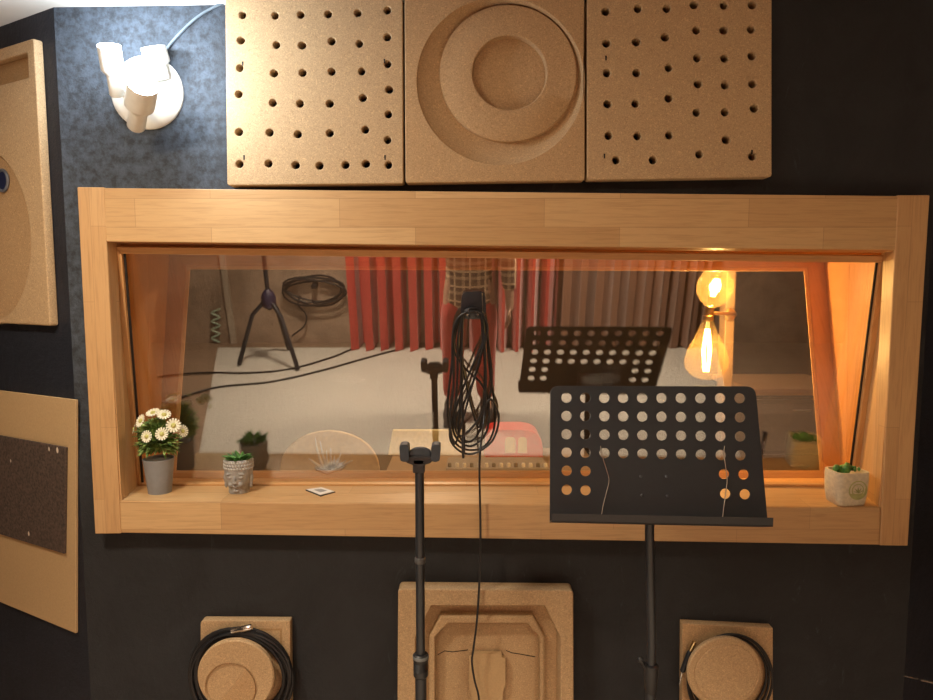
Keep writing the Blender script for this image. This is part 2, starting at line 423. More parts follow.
bm = NB(); box(bm, (XL-.1, YB, 0), (XR+.1, YB+.1, CT)); struct('wall_control_room', bm, M['wall_control'])
M['floor'] = wood('brown_floor_boards', 'z', c1=(.20, .12, .07), c2=(.26, .16, .095), row=.14, length=1.6)
def floor_mat():
    m, nt, b, _ = new_mat('brown_vinyl_floor')
    sp = N(nt, 'ShaderNodeTexBrick', Scale=1.0); sp.inputs['Color1'].default_value = (.22, .15, .10, 1); sp.inputs['Color2'].default_value = (.28, .19, .13, 1)
    sp.inputs['Mortar'].default_value = (.1, .07, .05, 1); sp.inputs['Mortar Size'].default_value = .002; sp.inputs['Brick Width'].default_value = 1.3; sp.inputs['Row Height'].default_value = .16
    nt.links.new(obco(nt), sp.inputs[0]); nt.links.new(sp.outputs[0], b.inputs['Base Color']); b.inputs['Roughness'].default_value = .55
    return m
bm = NB(); box(bm, (XL-.1, BACK_Y-.1, -.1), (XR+.1, YB+.1, 0)); struct('floor', bm, floor_mat())
def cz(x): return CEIL+.014*max(-.3, x+1.0)
bm = NB(); prism(bm, [V((XL-.1, BACK_Y-.1, cz(XL))), V((-1.3, BACK_Y-.1, cz(-1.3))), V((XR+.1, BACK_Y-.1, cz(XR))), V((XR+.1, BACK_Y-.1, CEIL+.2)), V((XL-.1, BACK_Y-.1, CEIL+.2))], V((0, YB-BACK_Y+.2, 0))); struct('ceiling', bm, M['ceiling'])

# ------------------------------------------------------------------ the window
W = thing('window_1', (0, YF, F_OUT[2].z), 'wide beech studio window with two leaning panes', 'window', kind='structure')
back = V((0, .052, 0))
bm = NB(); prism(bm, [P(77, 187, YF), P(104, 187.3, YF), P(121, 533.6, YF), P(95, 534, YF)], back, .0025); obj('frame_stile', bm, M['wood_v'], W)
bm = NB(); prism(bm, [P(898, 195.2, YF), P(930, 195, YF), P(908, 546, YF), P(880, 545.6, YF)], back, .0025); obj('frame_stile', bm, M['wood_v'], W)
y2 = YF+.0015
bm = NB(); prism(bm, [P(104.2, 188, y2), P(897.8, 196, y2), P(896.8, 250, y2), P(106.5, 241.5, y2)], back, .0015); obj('head_rail', bm, M['wood_h'], W)
bm = NB(); prism(bm, [P(119.5, 501, y2), P(880.5, 508, y2), P(879.8, 545, y2), P(121, 533, y2)], back, .003); obj('sill_rail', bm, M['wood_h'], W)
# reveals between the face of the frame and the front glazing bar, then between the two panes
def reveal(name, A, B, off, mat, label=None):
    bm = NB(); prism(bm, [A[0], A[1], B[1], B[0]], V(off)); o = obj(name, bm, mat, W)
    if label: o['label'] = label
    return o
fi = [p+V((0, .005, 0)) for p in F_IN]
BW = [G(118, 246), G(884, 255), G(855, 486), G(138, 485.5)]        # outer line of the front glazing bar
BWf = [p+GN*.022 for p in BW]
ext = [p-GN*.03 for p in BW]
reveal('head_soffit', fi[:2], ext[:2], (0, 0, .02), M['wood_in_h'])
reveal('sill_board', (fi[3], fi[2]), (ext[3], ext[2]), (0, 0, -.02), M['wood_h'])
reveal('jamb', (fi[0], fi[3]), (ext[0], ext[3]), (-.02, 0, 0), M['wood_v'])
reveal('jamb', (fi[1], fi[2]), (ext[1], ext[2]), (.02, 0, 0), M['wood_v'])
def frame_bars(name, outer, inner, normal, depth, mh, mv, bev=.0015):
    """four bars of a glazing frame lying in one plane, standing depth proud along normal"""
    for i, nm in enumerate(('head', 'side', 'foot', 'side')):
        a, b = i, (i+1) % 4
        bm = NB(); prism(bm, [outer[a], outer[b], inner[b], inner[a]], normal*depth, bev)
        obj(name, bm, mh if nm in ('head', 'foot') else mv, W)
frame_bars('glazing_bead', [p+GN*.002 for p in BW], [p+GN*.002 for p in G_OPEN], GN, .018, M['wood_bead'], M['wood_bead_v'])
# the black seal line round the front pane
sl_o = [p+GN*.006 for p in G_OPEN]
cc = sum(G_OPEN, V((0, 0, 0)))/4
sl_i = [p+GN*.006+V((.0055 if p.x < cc.x else -.0055, 0, 0)) for p in G_OPEN]
bm = NB()
for a, b in ((0, 3), (1, 2)): prism(bm, [sl_o[a], sl_o[b], sl_i[b], sl_i[a]], GN*.004)
obj('glazing_seal', bm, M['seal'], W)
pane = [c+(g-c)*1.0 for g, c in zip([G(119, 247), G(883, 256), G(854, 485), G(138, 484.5)], [V((0, 0, 0))]*4)]
bm = NB(); prism(bm, [p for p in pane], -GN*.008); obj('front_pane', bm, M['glass_front'], W, )['label'] = 'reflective front pane of the window'
# box between the panes
ia = [p-GN*.0095 for p in [G(119, 247), G(883, 256), G(853, 484), G(139, 483.5)]]
bm = NB(); prism(bm, [ia[0], ia[1], R_OUT[1], R_OUT[0]], V((0, 0, .02))); obj('inner_soffit', bm, M['wood_in_h'], W)
bm = NB(); prism(bm, [ia[3], ia[2], R_OUT[2], R_OUT[3]], V((0, 0, -.02))); obj('inner_sill', bm, M['wood_bead'], W)
for s, (i, j) in ((-1, (0, 3)), (1, (1, 2))):
    m0 = [ia[i].lerp(R_OUT[i], .5), ia[j].lerp(R_OUT[j], .5)]; g = V((0, .0005, 0))
    bm = NB(); prism(bm, [ia[i], ia[j], m0[1]-g, m0[0]-g], V((s*.02, 0, 0)), .001)
    prism(bm, [m0[0]+g, m0[1]+g, R_OUT[j], R_OUT[i]], V((s*.02, 0, 0)), .001)
    obj('inner_jamb', bm, M['wood_in'], W)
frame_bars('rear_sash', R_OUT, R_IN, -RN if RN.y > 0 else RN, .006, M['wood_in_h'], M['wood_in'])
RNf = -RN if RN.y > 0 else RN
rb_o = [p+RNf*.0 for p in R_IN]
ri = [RP(190.5, 269.5), RP(803.5, 271.5), RP(819.5, 470.5), RP(176.5, 470.5)]
frame_bars('rear_bead', rb_o, ri, RNf, .004, M['wood_bead'], M['wood_bead_v'], .001)
bm = NB(); prism(bm, [RP(184, 264), RP(810, 266), RP(826, 474), RP(170, 474)], -RNf*.006); obj('rear_pane', bm, M['glass_rear'], W)['label'] = 'clear rear pane of the window'
# tail of the lining, from the rear sash to the control room side of the wall
tl = [V((p.x+(-.035 if p.x < 0 else .035), TW+.01, p.z+(.02 if i < 2 else -.045))) for i, p in enumerate(R_OUT)]
bm = NB()
for a, b, o in ((0, 1, (0, 0, .02)), (3, 2, (0, 0, -.02)), (0, 3, (-.02, 0, 0)), (1, 2, (.02, 0, 0))):
    if (tl[a]-R_OUT[a]).length > .004: prism(bm, [R_OUT[a]-RNf*.002, R_OUT[b]-RNf*.002, tl[b], tl[a]], V(o))
obj('rear_lining', bm, M['wood_in'], W)
SILL = [fi[3], fi[2], ext[2], ext[3]]
SN = (SILL[1]-SILL[0]).cross(SILL[3]-SILL[0]).normalized()
if SN.z < 0: SN = -SN
def sill_at(px, py): return PL(px, py, SILL[0], SN)      # point on top of the sill under a pixel
def sill_z(x, y): return hit(V((x, y, 2)), V((0, 0, -1)), SILL[0], SN).z

# ------------------------------------------------------------------ acoustic panels above the window
TP = -.045
def perforated(quad, holes, hr, ticks, label):
    ol = rrect(quad, 3.2)
    hs = []
    for x, y in holes:
        a = random.uniform(0, 6.28); e = random.uniform(.93, 1.1)
        hs.append([(x+hr*e*cos(2*pi*k/14+a), y+hr*(1.04)*sin(2*pi*k/14+a)) for k in range(14)])
    bm = plate(ol, hs, 13.5, 1.1); warp(bm, wallmap(TP, .0033))
    c = P(sum(q[0] for q in quad)/4, quad[2][1], 0)
    t = tag(obj('acoustic_panel', bm, M['chip'], None, loc=c), label, 'acoustic panel', 'perforated acoustic panels above the window')
    for x, y, l, a in ticks:      # small dark screw slots by some holes
        b2 = NB(); u = V((cos(a), sin(a), 0))
        q = [(x-.9, y-l), (x+.9, y-l), (x+.6, y+l), (x-.6, y+l)]
        prism(b2, [P(px, py, TP-.0006) for px, py in q], V((0, .002, 0))); obj('screw', b2, M['seal'], t)
    return t
h1 = [(83,55),(203,57),(298,54),(399,52),(508,48),(617,38),(77,148),(208,165),(303,167),(412,152),(514,161),(617,137),
      (73,250),(199,270),(305,268),(412,264),(523,263),(618,236),(69,347),(195,379),(295,382),(405,382),(527,361),(624,330),(621,421),(618,516),
      (70,487),(183,489),(287,495),(405,491),(536,478),(72,605),(179,603),(279,609),(367,611),(463,608),(538,604),(621,608)]
h1 = [(220+x/3.685, y/3.685) for x, y in h1]
perforated([(225, -2), (402.5, -2), (403.5, 183.5), (227, 185.5)], h1, 3.7, [(244, 157.5, 2.4, 0), (385, 157.5, 2.4, 0), (242.5, 63.5, 2, 0), (384.5, 61, 2, 0)],
           'square tan cork panel full of drilled holes beside the wall lamp')
h2 = [(505,28),(584,21),(655,21),(722,12),(795,13),(865,12),(507,106),(580,103),(651,91),(728,74),(795,74),(862,72),
      (508,179),(581,179),(660,166),(730,142),(797,143),(864,137),(510,255),(578,254),(660,241),(732,206),(798,209),(866,206),
      (512,333),(583,334),(661,332),(728,276),(798,275),(870,266),(531,393),(621,393),(735,379),(801,343),(865,384)]
h2 = [(400+x/2.455, y/2.455) for x, y in h2]
perforated([(587, -3), (772, -3), (772, 177), (587, 180)], h2, 3.9, [(606, 58, 2.4, 0), (604.5, 156, 2.4, 0), (752, 152, 2.2, 0)],
           'square tan cork panel full of drilled holes right of the ring panel')
# ring panel
bm = plate(rrect([(404.5, -3), (584.5, -3), (585, 180.5), (405.5, 183)], 3), [circ(500.5, 81, 83.5, 64)], 13.5, .9)
wm = wallmap(TP, .0033)
def cl(cx, cy, r, w, n=64): return [wm(V((x, y, w))) for x, y in circ(cx, cy, r, n)]
warp(bm, wm)
c = P(495, 181, 0)
ring = tag(obj('acoustic_panel', bm, M['chip_side'], None, loc=c), 'square tan cork panel with stepped round recess between two drilled panels', 'acoustic panel')
b2 = NB(); loft(b2, [cl(500.5, 81, 83.8, .6), cl(500.8, 80.8, 82.5, 2.2), cl(507.5, 73, 72.5, 8.5), cl(508.5, 71.5, 69.6, 8.8)]); obj('recess_slope', b2, M['chip_side'], ring, True)
b2 = NB(); loft(b2, [cl(508.5, 71.5, 69.8, 9.2), cl(508.5, 71.5, 69, 4.6), cl(508.7, 71.4, 68.2, 4.2), cl(510, 71, 38.4, 4.2), cl(510, 71, 37.6, 4.8), cl(510, 71, 37.2, 11.5)], cap=True)
obj('ring_step', b2, M['chip_side'], ring, True)

# ------------------------------------------------------------------ octagon panel under the window
BP = -.050
wb = wallmap(BP, .0038)
def octa(x0, x1, y0, dx, dy, w, yb=None):
    y1 = 674*2-y0
    return [wb(V((x, y, w))) for x, y in ((x0+dx, y0), (x1-dx, y0), (x1, y0+dy), (x1, y1-dy), (x1-dx, y1), (x0+dx, y1), (x0, y1-dy), (x0, y0+dy))]
def octp(x0, x1, y0, dx, dy):
    y1 = 674*2-y0
    return [(x0+dx, y0), (x1-dx, y0), (x1, y0+dy), (x1, y1-dy), (x1-dx, y1), (x0+dx, y1), (x0, y1-dy), (x0, y0+dy)]
bm = plate(rrect([(398, 589), (573.5, 590.5), (574, 768), (397, 768)], 4.5), [octp(415.5, 560.5, 606, 16, 32)], 13, 1.2); warp(bm, wb)
op = tag(obj('acoustic_panel', bm, M['chip'], None, loc=P(485, 766, 0)), 'square tan cork panel with stepped octagon recess under the window', 'acoustic panel')
b2 = NB(); loft(b2, [octa(415.3, 560.7, 605.8, 16, 32, .8), octa(417.5, 558.5, 607.5, 15.5, 31, 10.6), octa(428.5, 545.5, 619, 11.5, 21, 11.4), octa(429, 545, 619.3, 11.3, 20.6, 4.6),
                     octa(430.5, 543.5, 620.5, 11, 20, 3.8), octa(434, 541, 625.3, 13, 14, 3.8), octa(434.6, 540.4, 625.9, 12.8, 13.8, 4.4), octa(434.8, 540.2, 626.1, 12.8, 13.8, 12.4)], cap=True)
obj('octagon_step', b2, M['chip'], op)
b2 = NB(); q = [(472, 659), (502, 659), (502, 663), (506, 664), (506, 692), (503, 696), (503, 760), (472, 760), (472, 700), (469, 697), (469, 664), (472, 663)]
prism(b2, [wb(V((x, y, 7.0))) for x, y in q], V((0, .0155, 0)), .0008); obj('centre_block', b2, M['mdf'], op)
def crack(pts, w):
    b = NB(); a = [wb(V((x, y-w, 12.3))) for x, y in pts]; d = [wb(V((x, y+w, 12.3))) for x, y in pts]
    for i in range(len(pts)-1): prism(b, [a[i], a[i+1], d[i+1], d[i]], V((0, .001, 0)))
    return b
for k in ([(437, 664), (444, 660), (452, 661), (460, 660), (468, 659)], [(507, 659.5), (513, 662), (520, 663), (528, 664.5), (537, 666)]):
    obj('crack', crack(k, .45), M['seal'], op)

# ------------------------------------------------------------------ cable hangers under the window
def hanger(quad, cx, cy, r0, face, proj, label, mats, groove):
    cfoot = P((quad[2][0]+quad[3][0])/2, quad[2][1], 0)
    t = thing('cable_hanger', cfoot, label, 'cable hanger')
    yb = -.026; w = wallmap(yb)
    bm = plate(rrect(quad, groove[1]), [], 10, .7); warp(bm, w); obj('backboard', bm, mats[0], t)
    if groove[0]:
        bm = NB(); x0, y0, x1, y1 = quad[0][0]+5, quad[0][1]+5, quad[2][0]-9, quad[2][1]-6
        prism(bm, [P(x, y, yb-.0004) for x, y in ((x0+32, y0+3), (x1, y0+3), (x1, y0+28), (x1-2, y0+28), (x1-2, y0+5), (x0+32, y0+5))], V((0, .001, 0)))
        obj('corner_groove', bm, M['chip_dark'], t)
    yf = yb-proj; k = (P(cx, cy, yf)-CAM).dot(FWD)/FPX; C0 = P(cx, cy, yf)
    bm = NB(); n = 48; L = []
    for f, rr, ox, oy in [(0, r0*.58, 0, 0), (.68, r0*.58, 0, 0), (.72, r0-.8, 0, 0), (.76, r0, 0, 0), (.94, r0, 0, 0), (1.0, r0-1.4, 0, 0)]+face:
        L.append([C0+V((k*ox+k*rr*cos(2*pi*i/n), proj*(1-f), -k*oy+k*rr*sin(2*pi*i/n))) for i in range(n)])
    loft(bm, L, True); s = obj('peg', bm, mats[1], t, True)
    return t, C0, k, s
ht_, HC, HK, hs_ = hanger([(200.5, 620.5), (290, 621), (291, 712), (200, 712)], 235.5, 677, 38.5, [(.96, 26.5, -5, 12), (.84, 25, -5, 12.5)], .062,
                    'square cork board with round peg holding a thick black cable coil', (M['chip'], M['chip']), (True, [4, 1, 1, 1]))
fc = HC+V((HK*-5, .062*.155, -HK*12.5))
bm = NB(); pts = []
for i in range(25):
    a = R(-128)+R(180)*i/24; pts.append(fc+V((HK*24*cos(a), 0, HK*24*sin(a))))
prism(bm, pts, V((0, -.006, 0)), .0008); obj('peg_step', bm, M['chip_side'], hs_)
ht2, HC2, HK2, hs2 = hanger([(682.5, 623.5), (773, 628), (773, 716), (682, 714)], 724.5, 673, 37, [(1.0, 32.6, 2, 1), (.97, 32, 2, 1), (.97, 31.4, 2, 1), (1.02, 30.5, 2, 1), (1.03, 26, 2, 1)], .05,
                    'square cork board with round peg holding one thin cable loop', (M['chip_side'], M['chip']), (False, [1, 1, 1, 1]))

def coil(name, center, k, rads, label, jit, y0, ry=1.0, rr=.0042, seed=1):
    random.seed(seed); bm = NB()
    for i, r in enumerate(rads):
        n = 40; ph = random.uniform(0, 6.28); pts = []
        ox, oz = random.uniform(-jit, jit), 0
        for j in range(n):
            a = 2*pi*j/n; q = r*(1+.018*sin(2*a+ph)+.012*sin(3*a+ph*2))
            x = q*cos(a); z = q*ry*sin(a)
            if z < 0: z *= 1.12
            pts.append(center+V((k*(x+ox), y0-.0062*(i % 3)+.0015*sin(a+ph), k*(z-(r-rads[0])*ry*.35))))
        tube(bm, pts, rr, 8, True)
    return bm
CC = P(240, 672.5, -.038)
bm = coil('cable_coil', CC, .00257, [42, 43.5, 45, 46.5, 48, 49.5, 51, 52.5, 47, 45, 50], '', 2.0, 0, 1.0, .0046, 3)
for v in bm.verts:
    if v.co.x > CC.x: v.co.x += .012*(v.co.x-CC.x)/.12
    v.co.z += .0
cc1 = tag(obj('hanging_cable', bm, M['rubber'], None, True, loc=CC-V((0, 0, .15))), 'thick coil of black cable with silver plug on the peg', 'cable')
bm = NB(); a, b = P(231, 631.5, -.062), P(252, 627, -.062)
d = (b-a).normalized(); L = (b-a).length
lathe(bm, a, [(.0045, 0), (.0062, .002), (.0062, L*.45), (.0082, L*.5), (.0082, L*.95), (.006, L)], d, 16); obj('plug', bm, M['chrome'], cc1, True)['label'] = 'silver cable plug'
CC2 = P(727.5, 674, -.037)
bm = coil('cable_loop', CC2, .00257, [40.5, 43, 45], '', 1.2, 0, 1.04, .0036, 5)
cc2 = tag(obj('hanging_cable', bm, M['rubber'], None, True, loc=CC2-V((0, 0, .15))), 'thin loop of black cable with gilded plug on the peg', 'cable')
bm = NB(); a, b = P(682, 672, -.047), P(690.5, 651, -.047); d = (b-a).normalized(); L = (b-a).length
lathe(bm, a, [(.004, 0), (.0075, .004), (.0078, L*.9), (.006, L)], d, 16); pl = obj('plug_sleeve', bm, M['black'], cc2, True)
bm = NB(); a2, b2_ = P(690.5, 651, -.047), P(694.5, 641.5, -.047); lathe(bm, a2, [(.0052, 0), (.0058, .002), (.0058, (b2_-a2).length)], (b2_-a2), 16); obj('plug_ring', bm, M['gold'], pl, True)['label'] = 'gilded ring of the plug'
bm = NB(); a3, b3 = P(682, 672, -.047), P(679.5, 685, -.047); tube(bm, [a3, a3.lerp(b3, .5), b3], [.0028, .0028, .0016], 8); obj('plug_tip', bm, M['chrome'], pl, True)

# ------------------------------------------------------------------ boards on the left wall
WL0 = V((CL.x, 0, 0))
def L_(px, py, t=0): return PL(px, py, WL0+NL*t, NL)
def leftmap(t, k=.0026):
    def f(c): return PL(c.x, c.y, WL0+NL*t, NL) - NL*(c.z*k)
    return f
T1 = .025
# a big rectangular panel: work in wall coordinates (s along the wall away from the corner, z up)
def s_of(px, py, t): p = PL(px, py, WL0+NL*t, NL); return (p-(WL0+NL*t)).dot(DL), p.z
s0, zt = s_of(33.5, 38, T1); _, zb = s_of(33, 325, T1)
def wl(t):
    def f(c): return WL0+NL*(t-c.z)+DL*c.x+V((0, 0, c.y))
    return f
Wd = .62
sc, zc = s_of(-18, 237, T1)
s_rim, _ = s_of(30, 232, T1); rr_ = sc-s_rim
print('left panel', s0, zt, zb, 'circle', sc, zc, rr_)
sr, zr1 = s_of(27, 53, T1); _, zr0 = s_of(27, 78, T1)
bm = plate(rrect([(s0, zb), (s0+Wd, zb), (s0+Wd, zt), (s0, zt)], .008), [circ(sc, zc, rr_, 56), rrect([(sr, zr0), (s0+Wd-.06, zr0), (s0+Wd-.06, zr1), (sr, zr1)], .004)], T1-.001, .004); warp(bm, wl(T1))
lp = tag(obj('acoustic_panel', bm, M['chip'], None, loc=WL0+DL*(s0+Wd/2)+V((0, 0, zb))), 'thick tan cork panel with round recess on the angled left wall', 'acoustic panel')
bm = NB(); f = wl(T1)
def lc(cx, cz, r, w, n=56): return [f(V((x, z, w))) for x, z in circ(cx, cz, r, n)]
hx, hz = s_of(-3, 180, T1)
loft(bm, [lc(sc, zc, rr_+.001, .004), lc(sc, zc, rr_-.012, .018)], True); obj('round_recess', bm, M['chip_side'], lp)
bm = NB(); prism(bm, [f(V(p)) for p in ((sr-.002, zr0-.002, .02), (s0+Wd-.05, zr0-.002, .02), (s0+Wd-.05, zr1+.002, .02), (sr-.002, zr1+.002, .02))], -NL*.004); obj('slot_back', bm, M['chip_dark'], lp)
# round black vent set into the recess
vt = thing('cable_port', f(V((hx, hz, .018))), 'round dark blue port in the recess of the left panel', 'cable port')
bm = NB(); c0 = f(V((hx, hz, .0178))); lathe(bm, c0, [(.03, 0), (.033, .004), (.031, .008), (.026, .008), (.024, .003), (0, .003)], NL, 28); obj('rim', bm, plain('grey_port_rim', (.12, .13, .16), .4), vt, True)
bm = NB(); lathe(bm, c0+NL*.0031, [(.0235, 0), (.0235, .0012), (0, .0012)], NL, 24); obj('port_face', bm, plain('dark_blue_port', (.01, .016, .06), .35), vt, True)
# lower board
TB = .010
bm = NB(); q = [L_(-70, 382, TB), L_(75.5, 400, TB), L_(75.5, 633.5, TB), L_(-70, 573, TB)]
prism(bm, q, -NL*.008, .0015)
lb = tag(obj('wall_board', bm, M['mdf'], None, loc=L_(0, 600, .002)), 'plain tan board on the angled left wall carrying a speckled dark sheet', 'board')
bm = NB(); TB2 = .0175
q = [L_(-60, 425, TB2), L_(65.5, 447.5, TB2), L_(64, 554, TB2), L_(-60, 516, TB2)]
prism(bm, q, -NL*.0072, .0015)
tag(obj('rubber_sheet', bm, M['speckle'], None, loc=L_(0, 540, TB)), 'dark brown rubber sheet with pale flecks fixed on the tan board', 'rubber sheet')

# ------------------------------------------------------------------ wall lamp with three spot heads
wc = P(148, 93, 0)
lamp = thing('wall_lamp', wc, 'white three-headed wall lamp glowing above the window corner', 'wall lamp')
bm = NB(); lathe(bm, wc, [(.092, 0), (.092, .006), (.086, .013), (.07, .017), (.02, .019), (0, .019)], (0, -1, 0), 40); obj('base_plate', bm, M['white_enamel'], lamp, True)
lit = emit('cool_lamp_glow', (1, .97, .90), 26); unlit = plain('frosted_lamp_glass', (.7, .7, .66), .3)
def head(p_back, p_front, r, on, neck_px):
    a, b = V(p_back), V(p_front); d = (b-a).normalized(); L = (b-a).length
    bm = NB(); lathe(bm, a, [(0, 0), (r*.55, .0), (r*.62, .004), (r*.62, L*.42), (r*.98, L*.52), (r, L*.56), (r, L), (r*.9, L), (r*.88, L-.012), (0, L-.012)], d, 28, cap=False)
    h = obj('spot_head', bm, M['white_enamel'], lamp, True)
    bm = NB(); lathe(bm, b-d*.0115, [(r*.86, 0), (r*.86, .006), (r*.7, .0115), (0, .014)], d, 24, cap=False); bmesh.ops.remove_doubles(bm, verts=bm.verts, dist=1e-6)
    o = obj('lamp_bulb', bm, lit if on else unlit, h, True)
    bm = NB(); n0 = V(neck_px); tube(bm, catmull([n0+V((0, -.016, 0)), n0.lerp(a+d*L*.3, .5)+V((0, -.012, 0)), a+d*L*.3], 6), .0065, 10); obj('arm', bm, M['white_enamel'], h, True)
    if on:
        ld = bpy.data.lights.new('lamp_light', 'POINT'); ld.energy = on; ld.color = (.80, .91, 1.0); ld.shadow_soft_size = .022
        lo = bpy.data.objects.new('lamp_light', ld); C.objects.link(lo); lo.parent = lamp; lo.location = b+d*.035-wc
    return h
head(P(117, 96, -.10), P(109, 46, -.16), .026, 6.5, P(128, 96, 0))
head(P(136, 127, -.09), P(143, 84, -.19), .034, 6.5, P(146, 102, 0))
head(P(163, 80, -.035), P(153, 47, -.055), .030, 0, P(160, 84, 0))
bm = NB(); tube(bm, catmull([P(160, 60, -.012), P(168, 47, -.006), P(180, 33, -.005), P(196, 18, -.005), P(212, 8, -.005), P(226, 2, -.006)], 8), .0032, 8)
tag(obj('lamp_cord', bm, M['cord_grey'], None, True, loc=P(190, 25, 0)), 'grey cord running from the wall lamp up behind the panel', 'cord')

# ------------------------------------------------------------------ things on the sill
# daisies in a grey pot
b0 = sill_at(160, 492.3)
k = (b0-CAM).dot(FWD)/FPX
pot = thing('potted_daisies', b0, 'small white daisies in a grey conical pot at left of the sill', 'potted plant')
hp = 35*k
bm = NB(); lathe(bm, b0, [(0, .001), (10.2*k, 0), (11*k, .001), (14.6*k, hp-.004), (14.9*k, hp-.001), (14.6*k, hp), (13.9*k, hp), (13.5*k, hp-.008), (0, hp-.008)], (0, 0, 1), 36, cap=False)
obj('pot', bm, plain('matt_grey_pot', (.25, .26, .28), .6, noise=.05), pot, True)
bm = NB(); random.seed(11); cf = b0+V((0, 0, hp+18*k))
def blade(bm, p, d, l, w, curl=.3):
    d = d.normalized(); s = d.cross(V((0, 0, 1))); s = s.normalized() if s.length > 1e-4 else V((1, 0, 0)); n = s.cross(d)
    L = [p-s*w*.25, p+s*w*.25, p+d*l*.5+s*w*.5+n*l*.06, p+d*l-n*l*curl*.4, p+d*l*.5-s*w*.5+n*l*.06]
    vs = [bm.verts.new(x) for x in L]; m = bm.verts.new(p+d*l*.5-n*l*.04)
    for i in range(5): bm.faces.new((vs[i], vs[(i+1) % 5], m))
for i in range(1100):
    th = random.uniform(0, 2*pi); ph = random.uniform(-.75, 1.45); d = V((cos(th)*cos(ph), sin(th)*cos(ph)*.85, sin(ph)))
    if d.y > .45: continue
    p = cf+d*random.uniform(2, 17)*k; q = p+d*6*k
    if q.z < b0.z+hp: p.z += b0.z+hp-q.z
    blade(bm, p, d+V((random.uniform(-.5, .5), random.uniform(-.5, .5), random.uniform(-.2, .6))), random.uniform(6, 11)*k, random.uniform(3, 5.2)*k)
def leafmat(name, a, b):
    m, nt, bs, _ = new_mat(name); n = N(nt, 'ShaderNodeTexNoise', Scale=70, Detail=2); nt.links.new(obco(nt), n.inputs['Vector'])
    nt.links.new(ramp(nt, n.outputs[0], [(.35, a), (.65, b)]), bs.inputs['Base Color']); bs.inputs['Roughness'].default_value = .5; return m
obj('foliage', bm, leafmat('daisy_leaves', (.07, .17, .04), (.38, .50, .16)), pot)
pm = plain('cream_petals', (.82, .80, .62), .6, noise=.06); ym = plain('yellow_green_centres', (.52, .50, .16), .7)
def daisy(px, py, yy, nrm, r):
    c = P(px, py, yy+b0.y+.012); n = V(nrm).normalized(); u = n.orthogonal().normalized(); w = n.cross(u); bm = NB(); r = r*k
    cv = [bm.verts.new(c+u*r*.2*cos(2*pi*i/14)+w*r*.2*sin(2*pi*i/14)) for i in range(14)]
    bm.faces.new(cv)
    for i in range(14):
        a = 2*pi*i/14; da = .21
        def pt(a_, rr, h): return c+(u*cos(a_)+w*sin(a_))*rr+n*h
        q = [cv[i], bm.verts.new(pt(a-da, r*.62, r*.16)), bm.verts.new(pt(a-da*.6, r*.97, r*.14)), bm.verts.new(pt(a+da*.6, r*.97, r*.14)), bm.verts.new(pt(a+da, r*.62, r*.16)), cv[(i+1) % 14]]
        bm.faces.new(q[:6])
    f = obj('flower', bm, pm, pot)
    bm = NB(); ball(bm, c+n*r*.1, (r*.34, r*.34, r*.22), 12, 8, n.to_track_quat('Z', 'Y').to_matrix()); obj('flower_centre', bm, ym, f, True)
for a in ((147, 436.5, -.085, (-.25, -1, .25), 6.2), (162, 434, -.09, (.1, -1, .3), 6.4), (173.5, 425.5, -.075, (.25, -1, .35), 7.2), (141, 421, -.06, (-.6, -.8, .5), 6.8),
          (153, 413, -.04, (-.1, -.5, 1), 7), (164, 415, -.045, (.25, -.6, .9), 6.8), (182.5, 431, -.055, (.9, -.5, .3), 6.2), (134.5, 429, -.045, (-.9, -.4, .3), 5.6), (158, 411.5, -.01, (.1, .1, 1), 6.5)):
    daisy(*a)

# planter shaped as a serene head
b1 = sill_at(239.5, 492.6); k = (b1-CAM).dot(FWD)/FPX
hd = thing('head_planter', b1, 'grey stone head planter with closed eyes and green sprigs on the sill', 'planter')
bm = NB()
prof = [(0, 0), (9.5, 0), (10.2, 2), (10, 5), (11.2, 9), (12.8, 15), (13.6, 21), (14, 27), (14, 32), (13.2, 35), (12.2, 35.5), (11.4, 33), (0, 32)]
lathe(bm, b1, [(r*k, h*k) for r, h in prof], (0, 0, 1), 40, cap=False)
def hp_(x, h, d): return b1+V((x*k, -d*k, h*k))
for x in (-1, 1):
    ball(bm, hp_(5.1*x, 18.6, 11.2), (3.2*k, 2.1*k, 1.5*k)); ball(bm, hp_(5.2*x, 22.3, 11.9), (4.2*k, 1.9*k, .9*k), rot=Matrix.Rotation(.18*x, 3, 'Y'))
    ball(bm, hp_(13.2*x, 16, 1.5), (1.7*k, 2.4*k, 4.6*k)); ball(bm, hp_(12.4*x, 9.5, 1.5), (1.7*k, 2*k, 4*k)); ball(bm, hp_(4.6*x, 11.5, 10), (3*k, 2.6*k, 3*k))
ball(bm, hp_(0, 16.5, 13.2), (1.4*k, 2.2*k, 4.2*k)); ball(bm, hp_(0, 13.9, 13.8), (2.3*k, 1.9*k, 1.3*k))
ball(bm, hp_(0, 9.6, 11.6), (3.1*k, 1.5*k, .75*k)); ball(bm, hp_(0, 8.2, 11.3), (2.3*k, 1.4*k, .8*k)); ball(bm, hp_(0, 4.6, 9.9), (3*k, 2*k, 2*k))
bm = remesh(bm, .0013, 2); stone = plain('grey_cast_stone', (.33, .32, .305), .8, noise=.18, scale=90, bmp=.15)
fo = obj('planter_head', bm, stone, hd, True)
bm = NB()
for row in range(3):
    n = 30
    for i in range(n):
        a = 2*pi*(i+row*.5)/n; h = 27+row*3.0; rr = 13.6 if row < 2 else 13.2
        ball(bm, b1+V((rr*k*sin(a), -rr*k*cos(a), h*k)), 1.35*k, 8, 6)
obj('hair_curls', bm, plain('pale_cast_stone', (.42, .41, .39), .8, noise=.15, scale=90), hd, True)
